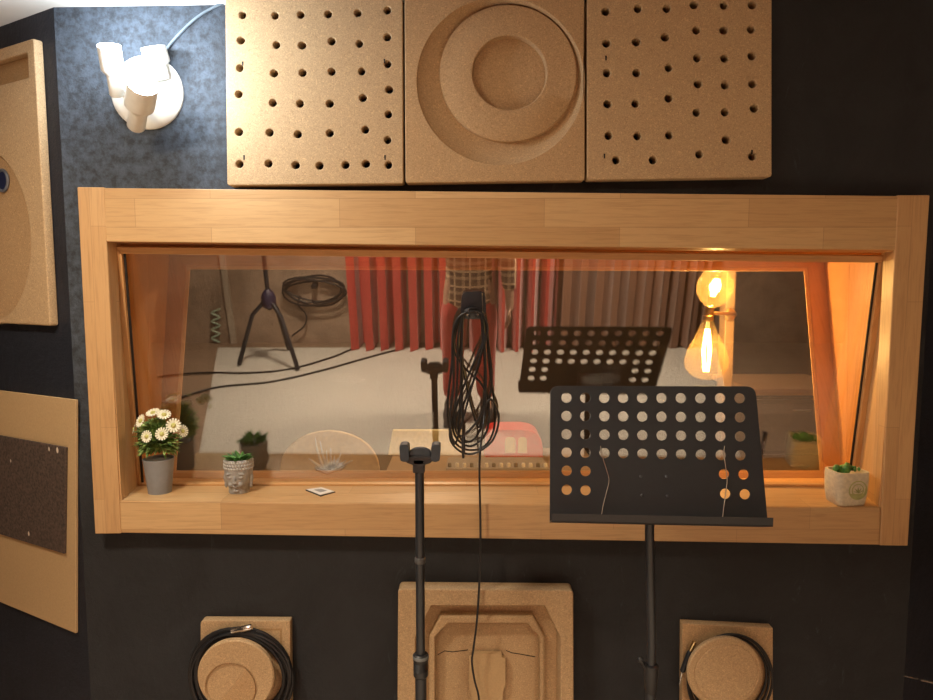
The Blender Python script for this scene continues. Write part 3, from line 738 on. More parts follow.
def sprigs(bm, c, n, r, l, w, seed, up=.7):
    random.seed(seed)
    for i in range(n):
        a = random.uniform(0, 2*pi); q = r*math.sqrt(random.random())
        d = V((cos(a)*.8, sin(a)*.6, random.uniform(up*.5, up*1.4)))
        blade(bm, c+V((q*cos(a), q*sin(a), 0)), d, l*random.uniform(.6, 1.1), w, .5)
bm = NB(); sprigs(bm, b1+V((0, 0, 32.5*k)), 90, 9*k, 11*k, 3.2*k, 4)
obj('sprigs', bm, leafmat('dark_sprigs', (.02, .09, .015), (.10, .30, .05)), hd)

# small tile lying on the sill
b2 = sill_at(320, 493.5); q = [sill_at(305.5, 492), sill_at(321.5, 489.8), sill_at(335.5, 494.2), sill_at(320.5, 498)]
tl_ = thing('tile', sum(q, V((0, 0, 0)))/4, 'small black and white square lying on the sill', 'tile')
bm = NB(); prism(bm, q, V((0, 0, .007)), .0005); obj('tile_base', bm, M['black'], tl_)
ct = sum(q, V((0, 0, 0)))/4; qq = [ct+(p-ct)*.93+V((0, 0, .0069)) for p in q]
bm = NB(); prism(bm, qq, V((0, 0, .0016)), .0003); tf = obj('tile_face', bm, plain('white_tile_face', (.78, .76, .72), .4), tl_)
qq = [ct+(p-ct)*.42+V((0, 0, .0085)) for p in q]; bm = NB(); prism(bm, qq, V((0, 0, .0006))); obj('tile_mark', bm, plain('grey_tile_mark', (.3, .3, .3), .5), tf)

# succulent in a cream cube pot
b3 = sill_at(845, 503); k = (b3-CAM).dot(FWD)/FPX
su = thing('potted_succulent', b3, 'green succulent in a cream square pot with round emblem, right end of the sill', 'potted plant')
bm = NB(); w = 17*k; h = 34*k
o_ = rrect([(-w, -w*.82), (w, -w*.82), (w, w*.82), (-w, w*.82)], 7*k, 5); i_ = rrect([(-w+2*k, -w*.82+2*k), (w-2*k, -w*.82+2*k), (w-2*k, w*.82-2*k), (-w+2*k, w*.82-2*k)], 6*k, 5)
rz = Matrix.Rotation(.12, 3, 'Z')
def ring_(pts, s, z): return [b3+rz @ V((x*s, y*s, z)) for x, y in pts]
vs = loft(bm, [ring_(o_, .80, 0), ring_(o_, .87, 1.5*k), ring_(o_, .97, h*.4), ring_(o_, 1, h*.85), ring_(o_, .99, h), ring_(i_, .99, h), ring_(i_, .96, h-4*k)], True)
bm.faces.new(vs[0][::-1])
pt_ = obj('pot', bm, plain('cream_stone_pot', (.62, .55, .40), .7, noise=.12, scale=120), su, True)
bm = NB(); fy = -w*.80
nf = rz @ V((0, -1, 0)); ce = b3+rz @ V((3*k, -w*.795, h*.5))
lathe(bm, ce-nf*.001, [(9.6*k, 0), (9.6*k, .0026), (8.6*k, .003), (8.6*k, .001), (6.5*k, .001), (6.3*k, .0024), (5.6*k, .0024), (5.4*k, .001), (0, .001)], nf, 32)
em = obj('emblem', bm, plain('sage_emblem', (.40, .41, .17), .65), su, True); em['label'] = 'round sage emblem on the pot'
bm = NB(); u = rz @ V((1, 0, 0))
for a in range(5):
    an = pi/2+(a-2)*.55; d = u*cos(an)+V((0, 0, sin(an))); prism(bm, [ce+nf*.001-V((0, 0, 3*k))+d*.4*k, ce+nf*.001-V((0, 0, 3*k))+d*3*k+u*.7*k, ce+nf*.001-V((0, 0, 3*k))+d*6*k, ce+nf*.001-V((0, 0, 3*k))+d*3*k-u*.7*k], nf*.0012)
obj('emblem_leaf', bm, plain('sage_emblem_leaf', (.30, .32, .12), .65), em)
bm = NB(); random.seed(9)
for i in range(16):
    a = random.uniform(0, 6.28); r = random.uniform(0, 9)*k
    ball(bm, b3+rz @ V((r*cos(a)*1.1-2*k, r*sin(a)*.8, h+random.uniform(0, 2.5)*k)), (3.6*k, 3.6*k, 4.4*k), 10, 8)
for i in range(10):
    a = random.uniform(0, 6.28); ball(bm, b3+rz @ V(((8+random.uniform(-3, 3))*k, random.uniform(-6, 6)*k, h+random.uniform(0, 2)*k)), (1.6*k, 1.6*k, 2*k), 8, 6)
obj('succulent', bm, leafmat('succulent_green', (.03, .13, .03), (.12, .34, .08)), su, True)

# silvery air plant between the panes
c5 = PL(330, 474, ia[3].lerp(R_OUT[3], .35), (ia[2]-ia[3]).cross(R_OUT[3]-ia[3]).normalized()); k = (c5-CAM).dot(FWD)/FPX
c5.z += .001
ap = thing('air_plant', c5, 'silvery spiky air plant between the two window panes', 'plant')
bm = NB(); lathe(bm, c5, [(0, 0), (7*k, 0), (12*k, 3*k), (15*k, 7*k), (14*k, 7.5*k), (0, 4*k)], (0, 0, 1), 24, cap=False); obj('dish', bm, plain('grey_glass_dish', (.35, .34, .33), .25), ap, True)
bm = NB(); random.seed(21)
for x, hgt in ((-15, 36), (-9, 33), (-4, 22), (1, 26), (6, 20), (12, 22), (18, 16), (24, 15), (-19, 18), (9, 14)):
    a = c5+V((x*.35*k, random.uniform(-4, 4)*k, 5*k)); e = c5+V((x*k, random.uniform(-10, 10)*k, hgt*k)); m = a.lerp(e, .5)+V((x*.12*k, 0, 2*k))
    p = catmull([a, m, e], 5); tube(bm, p, [1.7*k*(1-i/len(p))+.25*k for i in range(len(p))], 6)
obj('spikes', bm, plain('silver_grey_leaves', (.50, .48, .44), .3, noise=.15), ap, True)

# ------------------------------------------------------------------ music stand
MT = V((0, -.25, P(653, 386, -.25).z)); MB_ = V((0, -.36, P(653, 525, -.36).z))
MN = V((1, 0, 0)).cross(MT-MB_).normalized()
if MN.y > 0: MN = -MN
def MP(px, py, t=0): return PL(px, py, MB_+MN*t, MN)
YM = -.295
ms_base = V((P(650.5, 690, YM).x, YM, 0))
ms = thing('music_stand', ms_base, 'black music stand with a perforated desk in front of the window', 'music stand')
holes = []
fx = lambda c, r: (540+([98,168,239,309,380,452,524,597,670,743][c]+(r*.9 if c > 7 else r*.55*c/9+r*.2))/3.732, 370+([104,172,240,308,376,447][r]+(c*.25+r*c*.32))/3.732)
for r in range(6):
    for c_ in range(10):
        if r >= 4 and 1 < c_ < 8: continue
        x, y = fx(c_, r)
        if r >= 4 and c_ > 7: x += 3 + (r-4)*1.0
        holes.append(circ(x, y, 5.1, 18))
ol = rrect([(550, 386), (755, 386.5), (767.5, 525), (549.5, 521)], [9, 10, 1, 1], 7)
bm = plate(ol, holes, 1.6, .5, 1)
def mm_(c): return PL(c.x, c.y, MB_, MN) + MN*(.004-c.z*.0024)
warp(bm, mm_); obj('desk', bm, M['black_metal'], ms)
bm = NB(); lipn = MN
q0, q1 = MP(549.5, 520), MP(766, 524.5)
prism(bm, [q0+V((0, 0, -.006)), q1+V((0, 0, -.006)), q1+lipn*.038+V((0, 0, -.006)), q0+lipn*.038+V((0, 0, -.006))], V((0, 0, .004)), .0008)
prism(bm, [q0+lipn*.035+V((0, 0, -.006)), q1+lipn*.035+V((0, 0, -.006)), q1+lipn*.035+V((0, 0, .014)), q0+lipn*.035+V((0, 0, .014))], lipn*.003, .0008)
obj('lip', bm, M['black_metal'], ms)
for pts in ([(600.5, 446), (602, 455), (606, 468), (609, 480), (606.5, 492), (603, 506), (601, 519)], [(724.5, 446), (724, 455), (727, 478), (726, 491), (724, 505), (722, 523)]):
    bm = NB(); tube(bm, catmull([MP(x, y, .0075) for x, y in pts], 5), .0011, 6); obj('paper_holder', bm, M['chrome'], ms, True)['label'] = 'thin bright wire paper holder'
for x, y in ((641, 476.5), (666.5, 476.5), (642, 495), (667.5, 496)):
    bm = NB(); lathe(bm, MP(x, y, .0045), [(.0036, 0), (.0036, .0008), (.0022, .0022), (0, .0025)], MN, 14); obj('rivet', bm, plain('worn_rivet_metal', (.09, .10, .115), .3, .6), ms, True)
bm = NB(); jc = MP(654, 487)-MN*.03
box(bm, jc-V((.04, .012, .035)), jc+V((.04, .018, .035)), .004); obj('tilt_bracket', bm, M['black_metal'], ms)
pc = ms_base.copy(); zcol = P(651, 664, YM).z; px_ = pc.x
top = V((jc.x, jc.y+.0, jc.z-.02))
bm = NB(); tube(bm, [V((px_, pc.y, zcol-.1)), V((px_, pc.y, zcol+.05)), V((top.x, top.y, jc.z-.1)), top], .0105, 14); obj('pole', bm, M['black_metal'], ms, True)
bm = NB(); lathe(bm, V((px_, pc.y, zcol-.07)), [(.012, 0), (.0145, .01), (.017, .05), (.017, .068), (.013, .07)], (0, 0, 1), 20); col_ = obj('collar', bm, M['black'], ms, True)
bm = NB(); tube(bm, [V((px_-.012, pc.y-.004, zcol-.012)), V((px_-.026, pc.y-.006, zcol+.012))], .004, 10); ball(bm, V((px_-.027, pc.y-.006, zcol+.014)), .008, 12, 8); obj('knob', bm, M['black'], col_, True)
bm = NB(); lathe(bm, V((px_, pc.y, .18)), [(.0125, 0), (.0125, zcol-.25)], (0, 0, 1), 18); obj('lower_pole', bm, M['black_metal'], ms, True)
def tripod(t, c, zh, reach, rot, r=.008, mat=None):
    bm = NB(); lathe(bm, V((c.x, c.y, zh-.03)), [(.016, 0), (.02, .006), (.02, .05), (.015, .056)], (0, 0, 1), 18); obj('hub', bm, M['black'], t, True)
    for i in range(3):
        a = rot+i*2*pi/3; d = V((cos(a), sin(a), 0)); e = V((c.x, c.y, .012))+d*reach
        bm = NB(); tube(bm, [V((c.x, c.y, zh))+d*.014, V((c.x, c.y, zh*.8))+d*reach*.3, e], r, 10); l = obj('leg', bm, M['black_metal'], t, True)
        bm = NB(); lathe(bm, e-V((0, 0, .012)), [(.013, 0), (.014, .004), (.011, .02)], (0, 0, 1), 14); obj('rubber_foot', bm, M['rubber'], l, True)
tripod(ms, pc, .2, .22, R(45))

# ------------------------------------------------------------------ phone clamp stand
yp = -.28; pb = P(417, 690, yp); ptop = P(419.5, 470, yp)
ps = thing('phone_stand', V((ptop.x, yp, 0)), 'slim black pole stand with an empty phone clamp on top', 'phone stand')
kx = (ptop-CAM).dot(FWD)/FPX
x0 = ptop.x
def Q(px, py, y=yp): return P(px, py, y)
zg = Q(415, 664).z
bm = NB(); tube(bm, [V((x0, yp, zg)), V((x0, yp, Q(419, 470).z))], 4.6*kx, 16); obj('pole', bm, M['black_metal'], ps, True)
bm = NB(); lathe(bm, V((x0, yp, Q(418, 563).z)), [(5.0*kx, 0), (5.6*kx, .002), (5.6*kx, .012), (5.0*kx, .014)], (0, 0, 1), 18); obj('pole_ring', bm, plain('grey_pole_ring', (.08, .085, .09), .4), ps, True)
bm = NB(); pr = [(6, 0), (7.6, 2), (7.6, 7)]
for i in range(6): pr += [(7.6, 8+i*1.5), (6.9, 8.5+i*1.5), (6.9, 9+i*1.5), (7.6, 9.4+i*1.5)]
pr += [(7.6, 18), (8, 19), (8, 24), (6.5, 25.5)]
lathe(bm, V((x0, yp, zg-14*kx)), [(r*kx, h*kx) for r, h in pr], (0, 0, 1), 24); gr = obj('twist_grip', bm, M['black'], ps, True)
bm = NB(); lathe(bm, V((x0, yp, zg+6.5*kx)), [(8.1*kx, 0), (8.3*kx, .001), (8.3*kx, .007), (8.1*kx, .008)], (0, 0, 1), 24); obj('grip_collar', bm, plain('grey_grip_collar', (.16, .18, .19), .4), gr, True)
bm = NB(); lathe(bm, V((x0, yp, .03)), [(5.8*kx, 0), (5.8*kx, zg-.05)], (0, 0, 1), 18); obj('lower_pole', bm, M['black_metal'], ps, True)
bm = NB(); lathe(bm, V((x0, yp, 0)), [(.12, 0), (.125, .004), (.122, .014), (.03, .022), (.016, .04), (0, .04)], (0, 0, 1), 40); obj('base', bm, M['black_metal'], ps, True)
# clamp
def cq(px, py, d=0): p = Q(px, py); p.y += d; return p
bm = NB(); box(bm, cq(413, 472, -.012), cq(425, 458, .012), .003); obj('clamp_neck', bm, M['black'], ps)
bm = NB(); q = [(402, 455), (436, 455), (431, 462), (425, 464), (413, 464), (407, 462)]
prism(bm, [cq(x, y, -.012) for x, y in q], V((0, .026, 0)), .003); obj('clamp_bed', bm, M['black'], ps)
bm = NB(); q = [(409.5, 457)]+[(409.5+21.5*i/8, 450.5-3.6*sin(pi*i/8)) for i in range(9)]+[(431, 457)]
prism(bm, [cq(x, y, -.008) for x, y in q], V((0, .014, 0)), .002); obj('clamp_pad', bm, M['grip'], ps)
for s in (-1, 1):
    bm = NB(); cxp = 420.4+s*15.9
    q = rrect([(cxp-4.6, 443), (cxp+4.6, 443), (cxp+4.4-.8*s, 460), (cxp-4.4-.8*s, 460)], 3, 5)
    prism(bm, [cq(x, y, -.017) for x, y in q], V((0, .034, 0)), .0025); obj('clamp_jaw', bm, M['grip'], ps)

# ------------------------------------------------------------------ cable hank hanging on the window
def GQ(px, py, t): return PL(px, py, GP+GN*t, GN)
hk = thing('cable_hook', GQ(473, 318, 0), 'dark hook plate stuck on the glass holding the hanging cable', 'hook')
bm = NB(); q = rrect([(462, 291), (485, 290), (486, 312), (483, 318), (464, 318), (460.5, 312)], [6, 6, 3, 3, 3, 3], 5)
prism(bm, [GQ(x, y, .001) for x, y in q], GN*.016, .003); obj('hook_plate', bm, plain('dark_blue_grey_plastic', (.02, .026, .036), .35), hk, True)
bm = NB(); tube(bm, catmull([GQ(482, 293, .019), GQ(482.5, 303, .02), GQ(482, 315, .02)], 5), .0018, 8); obj('hook_edge', bm, M['chrome'], hk, True)
for x in (467, 478):
    bm = NB(); ball(bm, GQ(x, 314.5, .0175), (.004, .002, .002), 10, 8); obj('hook_screw', bm, M['chrome'], hk, True)
for x in (469.5, 476):
    bm = NB(); tube(bm, catmull([GQ(x, 316, .016), GQ(x, 316.5, .056), GQ(x, 311, .0635)], 6), .0026, 10); obj('hook_prong', bm, M['black'], hk, True)
random.seed(17)
loops = [ # closed loops in photo coordinates, each with its own stand-off
 [(466, 309), (459, 330), (455, 370), (452, 410), (456, 436), (466, 447), (480, 446), (489, 432), (491, 408), (487, 370), (484, 330), (480, 309)],
 [(466, 310), (458, 328), (458, 350), (468, 368), (480, 382), (486, 402), (484, 430), (472, 444), (460, 437), (457, 420), (468, 395), (478, 362), (483, 330), (479, 310)],
 [(467, 310), (461, 335), (460, 380), (458, 420), (463, 434), (476, 420), (486, 398), (492, 405), (494, 420), (488, 440), (472, 452), (459, 446), (454, 430), (462, 395), (474, 360), (482, 335), (479, 309)],
 [(466, 311), (458, 322), (456, 345), (457, 385), (454, 418), (458, 442), (464, 420), (472, 385), (480, 350), (485, 328), (480, 311)],
 [(466, 310), (461, 340), (468, 385), (474, 415), (478, 425), (481, 410), (483, 375), (481, 335), (478, 311)],
 [(467, 311), (463, 345), (464, 390), (461, 428), (467, 440), (478, 430), (488, 385), (486, 345), (481, 311)]]
bm = NB()
for i, L in enumerate(loops):
    t0 = .030+.007*(i % 4)
    pts = [GQ(473+(x-473)*1.22, y+2, t0+.004*sin(j*1.3+i)) for j, (x, y) in enumerate(L)]
    tube(bm, catmull(pts, 7, True), .0031, 8, True)
tube(bm, catmull([GQ(463, 310, .05), GQ(462, 345, .045), GQ(461, 390, .05), GQ(463, 425, .05), GQ(463.5, 438, .05)], 6), .0031, 8)
# tail falls over the sill and down in front of the wall
yt = -.062
tail = [GQ(482, 311, .05), GQ(485, 345, .055), GQ(486, 385, .06), GQ(484, 420, .07), P(480.5, 448, yt), P(479.5, 470, yt), P(480, 500, yt), P(480.5, 540, yt), P(479.5, 580, yt), P(477, 620, yt), P(473.5, 648, yt), P(472, 662, yt), P(474.5, 680, yt), P(479, 700, yt), P(479, 740, yt), P(476, 800, yt)]
e = tail[-1]; tail += [V((e.x, yt, .25)), V((e.x-.02, yt-.01, .03)), V((e.x+.03, yt-.04, .004)), V((e.x+.12, yt-.02, .004))]
tube(bm, catmull(tail, 7), .0029, 8)
ch = tag(obj('cable_hank', bm, M['rubber'], None, True, loc=GQ(473, 455, .04)), 'long black cable looped in a bunch hanging before the glass', 'cable')
bm = NB(); a = GQ(463.5, 436, .05); b = GQ(463.3, 458, .05); lathe(bm, a, [(.004, 0), (.0055, .004), (.0055, (b-a).length*.7), (.0035, (b-a).length)], (b-a), 12); obj('plug', bm, M['black'], ch, True)

# metal boom end poking in at the lower right
bm = NB(); a = P(904, 676, -.25); b = P(940, 684, -.33); tube(bm, [a, a.lerp(b, .4)], .0012, 8); tube(bm, [a.lerp(b, .5), b, b+(b-a)*3], .0028, 8)
bs = b+(b-a)*3; bt = thing('boom_stand', V((bs.x, bs.y, 0)), 'thin metal stand arm reaching in at the lower right', 'stand')
obj('arm', bm, M['chrome'], bt, True)
bm = NB(); tube(bm, [V((bs.x, bs.y, .2)), V((bs.x, bs.y, bs.z+.03))], .009, 12); obj('pole', bm, M['black_metal'], bt, True)
tripod(bt, V((bs.x, bs.y, 0)), .22, .26, R(80))
#PART2
# ------------------------------------------------------------------ control room behind the glass
yS = .50
post_x0, post_x1 = P(725, 330, yS+.10).x, P(734.5, 330, yS+.10).x
bm = NB(); box(bm, (post_x0, yS+.10, 0), (post_x1, yS+.16, CEIL), .003)
tag(obj('trim_1', bm, plain('brown_post_wood', (.13, .08, .045), .6)), 'pale wooden post behind the glass', kind='structure')
sk = P(708, 313, yS); sc_ = thing('bulb_sconce', V((post_x0, yS, sk.z)), 'glowing pair of filament bulbs, a globe above a long drop, on the post', 'lamp')
k = (sk-CAM).dot(FWD)/FPX
bm = NB(); tube(bm, catmull([V((post_x0+.012, yS+.10, sk.z-.01)), V((post_x0+.004, yS+.03, sk.z-.005)), sk], 5), .006, 10)
lathe(bm, V((post_x0+.015, yS+.0995, sk.z-.01)), [(.022, 0), (.02, .006), (.01, .01)], (0, -1, 0), 20); obj('bracket', bm, M['brass'], sc_, True)
d_up = (P(715, 290, yS)-P(709, 312, yS)).normalized()
bm = NB(); lathe(bm, sk-V((0, 0, 8*k)), [(5.2*k, 0), (5.8*k, k), (5.8*k, 5*k), (4.6*k, 6*k), (4.6*k, 9*k)], (0, 0, 1), 20)
lathe(bm, sk, [(4.4*k, 0), (5.2*k, 2*k), (5.2*k, 6*k), (4.4*k, 7*k)], d_up, 20); obj('socket', bm, M['brass'], sc_, True)
amber = amber_glass('amber_bulb_glass'); fil = emit('glowing_filament', (1, .70, .28), 38)
def bulb(base, d, prof, fl, fw, en):
    d = d.normalized(); u = d.orthogonal().normalized(); w = d.cross(u)
    bm = NB(); lathe(bm, base, [(r*k, h*k) for r, h in prof], d, 28, cap=False); b = obj('bulb', bm, amber, sc_, True)
    bm = NB(); f0, f1 = fl
    for i in range(8):
        a = 2*pi*i/8; o = (u*cos(a)+w*sin(a))
        tube(bm, [base+d*f0*k+o*fw*.45*k, base+d*(f0+f1)*.5*k+o*fw*k, base+d*f1*k+o*fw*.55*k], .55*k, 6)
    obj('filament', bm, fil, b)
    ld = bpy.data.lights.new('bulb_light', 'POINT'); ld.energy = en; ld.color = (1, .66, .27); ld.shadow_soft_size = .02
    lo = bpy.data.objects.new('bulb_light', ld); C.objects.link(lo); lo.parent = sc_; lo.location = base+d*(f0+f1)*.5*k-wloc(sc_)
bulb(sk+d_up*5*k, d_up, [(4, 0), (6, 2), (11, 6), (15.5, 12), (17.5, 19), (17.5, 25), (15, 32), (10, 37), (5, 39.5), (0, 40)], (12, 30), 4.2, 20)
bulb(sk-V((0, 0, 6*k)), V((0, 0, -1)), [(4, 0), (6, 3), (8, 9), (13, 20), (19, 32), (21.5, 42), (20.5, 50), (15, 57), (8, 60.5), (0, 61.5)], (10, 53), 4.6, 17)

def up_to(px, py, y): return P(px, py, y)
# round-backed wooden chair
yc = 1.05; cA, cB = P(280, 470, yc), P(379, 470, yc); ctop = P(330, 431, yc).z
cx = (cA.x+cB.x)/2; hw = (cB.x-cA.x)/2
chair = thing('round_back_chair', V((cx, yc+.2, 0)), 'tan wooden chair with a rounded back behind the window', 'chair')
bm = NB(); pts = [V((cx-hw, yc, .62)), V((cx-hw, yc, ctop-.16))]+[V((cx-hw*cos(pi*i/14), yc, ctop-.16+.16*sin(pi*i/14))) for i in range(1, 14)]+[V((cx+hw, yc, ctop-.16)), V((cx+hw, yc, .62))]
prism(bm, pts, V((0, .025, 0)), .005); obj('backrest', bm, plain('tan_plywood', (.55, .36, .16), .5), chair)
bm = NB(); box(bm, (cx-hw*.95, yc+.03, .43), (cx+hw*.95, yc+.44, .47), .015); obj('seat', bm, plain('tan_plywood_seat', (.5, .33, .15), .5), chair)
for sx in (-1, 1):
    for yy in (yc+.045, yc+.41):
        bm = NB(); tube(bm, [V((cx+sx*hw*.88, yy, 0)), V((cx+sx*hw*.85, yy, .435))], .016, 10); obj('leg', bm, M['black_metal'], chair, True)
    bm = NB(); box(bm, (cx+sx*hw*.6-.015, yc+.026, .44), (cx+sx*hw*.6+.015, yc+.04, .70), .003); obj('back_support', bm, M['black_metal'], chair)
# desk with mixer, red case, yellow folder
zd = .74; xd0, xd1 = P(386, 470, 1.3).x, P(600, 470, 1.3).x
dk = thing('desk', V(((xd0+xd1)/2, 1.35, 0)), 'dark desk standing behind the window with gear on it', 'desk')
bm = NB(); box(bm, (xd0, 1.0, zd-.03), (xd1, 1.75, zd), .003); obj('desk_top', bm, plain('brown_desk_top', (.25, .16, .09), .5), dk)
for x in (xd0+.03, xd1-.03):
    for y in (1.04, 1.71):
        bm = NB(); box(bm, (x-.025, y-.025, 0), (x+.025, y+.025, zd-.03), .003); obj('leg', bm, M['black_metal'], dk)
xm0, xm1 = P(446, 465, 1.05).x, P(549, 465, 1.05).x
mx = thing('mixer', V(((xm0+xm1)/2, 1.15, zd)), 'grey mixing desk with a row of white knobs behind the window foot', 'mixer')
zt_ = P(500, 463.5, 1.05).z
bm = NB(); prism(bm, [V((xm0, 1.02, zd)), V((xm0, 1.30, zd)), V((xm0, 1.30, zt_-.035)), V((xm0, 1.02, zt_-.012))], V((xm1-xm0, 0, 0)), .004); obj('mixer_body', bm, plain('grey_mixer_case', (.24, .22, .19), .5), mx)
kw = plain('white_knob', (.85, .82, .75), .35); kd = plain('dark_knob', (.05, .05, .05), .4)
for i in range(14):
    x = xm0+(i+.5)*(xm1-xm0)/14; bm = NB(); zk = zt_-.0135
    lathe(bm, V((x, 1.045, zk)), [(.0085, 0), (.008, .014), (.006, .017), (0, .017)], (0, 0, 1), 12); obj('knob', bm, kw if i % 3 else kd, mx, True)
yr = 1.48; rA, rB = P(486, 470, yr), P(543, 430, yr)
rc = thing('red_case', V(((rA.x+rB.x)/2, yr+.1, zd)), 'red rounded case with two pale patches on the desk behind the window', 'case')
bm = NB(); prism(bm, [V((x, yr, z)) for x, z in rrect([(rA.x, zd+.004), (rB.x, zd+.004), (rB.x, rB.z), (rA.x, rB.z)], [.01, .01, .09, .05], 6)], V((0, .2, 0)), .012, 3)
obj('case_body', bm, plain('red_moulded_case', (.62, .03, .02), .45), rc)
for a, b in ((505, 515.5), (518, 527)):
    bm = NB(); pA, pB = P(a, 453, yr), P(b, 437, yr)
    prism(bm, [V((x, yr-.002, z)) for x, z in rrect([(pA.x, pA.z), (pB.x, pA.z), (pB.x, pB.z), (pA.x, pB.z)], [.003, .003, .02, .02], 4)], V((0, .004, 0)))
    obj('pale_patch', bm, plain('cream_patch', (.68, .58, .40), .6), rc)['label'] = 'cream patch on the red case'
bm = NB(); yA = P(388, 470, 1.58); yB = P(462, 432, 1.58); prism(bm, [V((yA.x, 1.58, zd+.001)), V((yB.x, 1.58, zd+.001)), V((yB.x, 1.62, yB.z)), V((yA.x+.02, 1.62, yB.z))], V((0, .03, 0)), .004)
tag(obj('folder', bm, plain('pale_yellow_card', (.62, .52, .26), .7), None, loc=V(((yA.x+yB.x)/2, 1.6, zd))), 'pale yellow folder standing on the desk behind the phone clamp', 'folder')
# drawer cabinet at the right
yb_ = 1.25; zc_ = P(785, 389, yb_).z; a_, b__ = P(752, 400, yb_).x, P(860, 400, yb_).x
cb_ = thing('drawer_cabinet', V(((a_+b__)/2, yb_+.25, 0)), 'dark drawer cabinet with a pale top behind the right of the window', 'cabinet')
bm = NB(); box(bm, (a_+.01, yb_+.02, 0), (b__-.01, yb_+.5, zc_-.03), .004); obj('cabinet_body', bm, plain('dark_brown_cabinet', (.06, .04, .03), .5), cb_)
bm = NB(); box(bm, (a_, yb_, zc_-.03), (b__, yb_+.52, zc_), .004); obj('cabinet_top', bm, M['wood_bead'], cb_)['label'] = 'pale wooden cabinet top'
for i in range(3):
    z1 = zc_-.05-i*.25; bm = NB(); box(bm, (a_+.025, yb_+.005, z1-.23), (b__-.025, yb_+.022, z1), .003); dr = obj('drawer', bm, plain('brown_drawer', (.085, .055, .04), .45), cb_)
    hx_ = P(801, 411, yb_).x; bm = NB(); tube(bm, catmull([V((hx_-.04, yb_+.006, z1-.045)), V((hx_-.035, yb_-.018, z1-.045)), V((hx_+.035, yb_-.018, z1-.045)), V((hx_+.04, yb_+.006, z1-.045))], 5), .005, 8); obj('handle', bm, M['chrome'], dr, True)

# ------------------------------------------------------------------ the room behind the camera (seen in the glass)
e0, e1 = RF(222, 343.6), RF(203, 440); sl = (e1.x-e0.x)/(e1.y-e0.y); yn = -1.0
g0, g1 = RF(712, 343.6), RF(700, 440)
bm = NB(); q = [V((e0.x, BACK_Y+.12, .0)), V((g0.x, BACK_Y+.12, .0)), V((g1.x, yn, .0)), V((e0.x+sl*(yn-e0.y), yn, .0))]
prism(bm, q, V((0, 0, .008)), .002)
tag(obj('floor_mat', bm, cloth('pale_woven_mat', (.50, .475, .42)), None, loc=V((0, yn, 0))), 'large pale mat on the floor mirrored in the glass', 'mat')
def curtain(px0, px1, mat, label, amp, folds, seed, group=None):
    random.seed(seed); x0, x1 = RY(px0, 300, BACK_Y).x, RY(px1, 300, BACK_Y).x
    n = folds*10; bm = NB(); yc = BACK_Y+.12; ph = [random.uniform(.7, 1.3) for _ in range(folds+2)]
    fr = []
    for i in range(n+1):
        t = i/n*folds; a = ph[int(t)]*amp
        fr.append((x0+(x1-x0)*i/n+.012*sin(t*2*pi*2+seed), yc+a*sin(t*2*pi)*.5+a*.2*sin(t*4*pi+1)))
    zs = [.012, .5, 1.1, 1.7, CEIL-.07]
    g = [[V((x, yc+(y-yc)*(1.1-.12*j), z)) for x, y in fr] for j, z in enumerate(zs)]
    vs = [[bm.verts.new(p) for p in row] for row in g]; vb = [[bm.verts.new(p-V((0, .006, 0))) for p in row] for row in g]
    for A in (vs, vb):
        for j in range(len(zs)-1):
            for i in range(n): bm.faces.new((A[j][i], A[j][i+1], A[j+1][i+1], A[j+1][i]))
    for j in range(len(zs)-1):
        for i in (0, n): bm.faces.new((vs[j][i], vb[j][i], vb[j+1][i], vs[j+1][i]))
    for j in (0, len(zs)-1):
        for i in range(n): bm.faces.new((vs[j][i], vb[j][i], vb[j][i+1], vs[j][i+1]))
    return tag(obj('curtain', bm, mat, None, True, loc=V(((x0+x1)/2, yc, 0))), label, 'curtain', group)
red = cloth('red_curtain_cloth', (.46, .035, .022), .7, .5); brn = cloth('brown_curtain_cloth', (.27, .13, .075), .8, .4)
curtain(352, 455, red, 'red pleated curtain mirrored left of the hanging cable', .19, 7, 3, 'red curtains')
curtain(457, 556, red, 'red pleated curtain mirrored right of the hanging cable', .19, 7, 5, 'red curtains')
curtain(558, 700, brn, 'brown pleated curtain mirrored above the music stand', .11, 9, 8)
xa, xb = RY(345, 300, BACK_Y).x, RY(706, 300, BACK_Y).x
bm = NB(); tube(bm, [V((xa, BACK_Y+.12, CEIL-.045)), V((xb, BACK_Y+.12, CEIL-.045))], .014, 12)
cr = tag(obj('curtain_rail', bm, M['black_metal'], None, True, loc=V((xa, BACK_Y, CEIL-.045))), 'dark rail along the back wall carrying the curtains', 'curtain rail')
for x in (xa, (xa+xb)/2, xb):
    bm = NB(); box(bm, (x-.01, BACK_Y, CEIL-.055), (x+.01, BACK_Y+.125, CEIL-.035)); obj('rail_bracket', bm, M['black_metal'], cr)
# pale batten and coiled cord on the back wall
t0, t1 = RY(225.5, 300, BACK_Y).x, RY(231, 300, BACK_Y).x
bm = NB(); box(bm, (t0, BACK_Y, 0), (t1, BACK_Y+.02, CEIL)); tag(obj('trim_2', bm, plain('pale_batten', (.5, .42, .33), .6)), 'pale upright batten on the back wall', kind='structure')
bm = NB(); pts = []
for i in range(9): p = RY(211.5 if i % 2 else 219.5, 309+i*4.2, BACK_Y+.02); pts.append(p)
tube(bm, catmull(pts, 4), .009, 8); tag(obj('coiled_cord', bm, plain('pale_green_cord', (.42, .52, .40), .6), None, True, loc=pts[-1]), 'pale green zigzag cord on the back wall mirrored at left', 'cord')
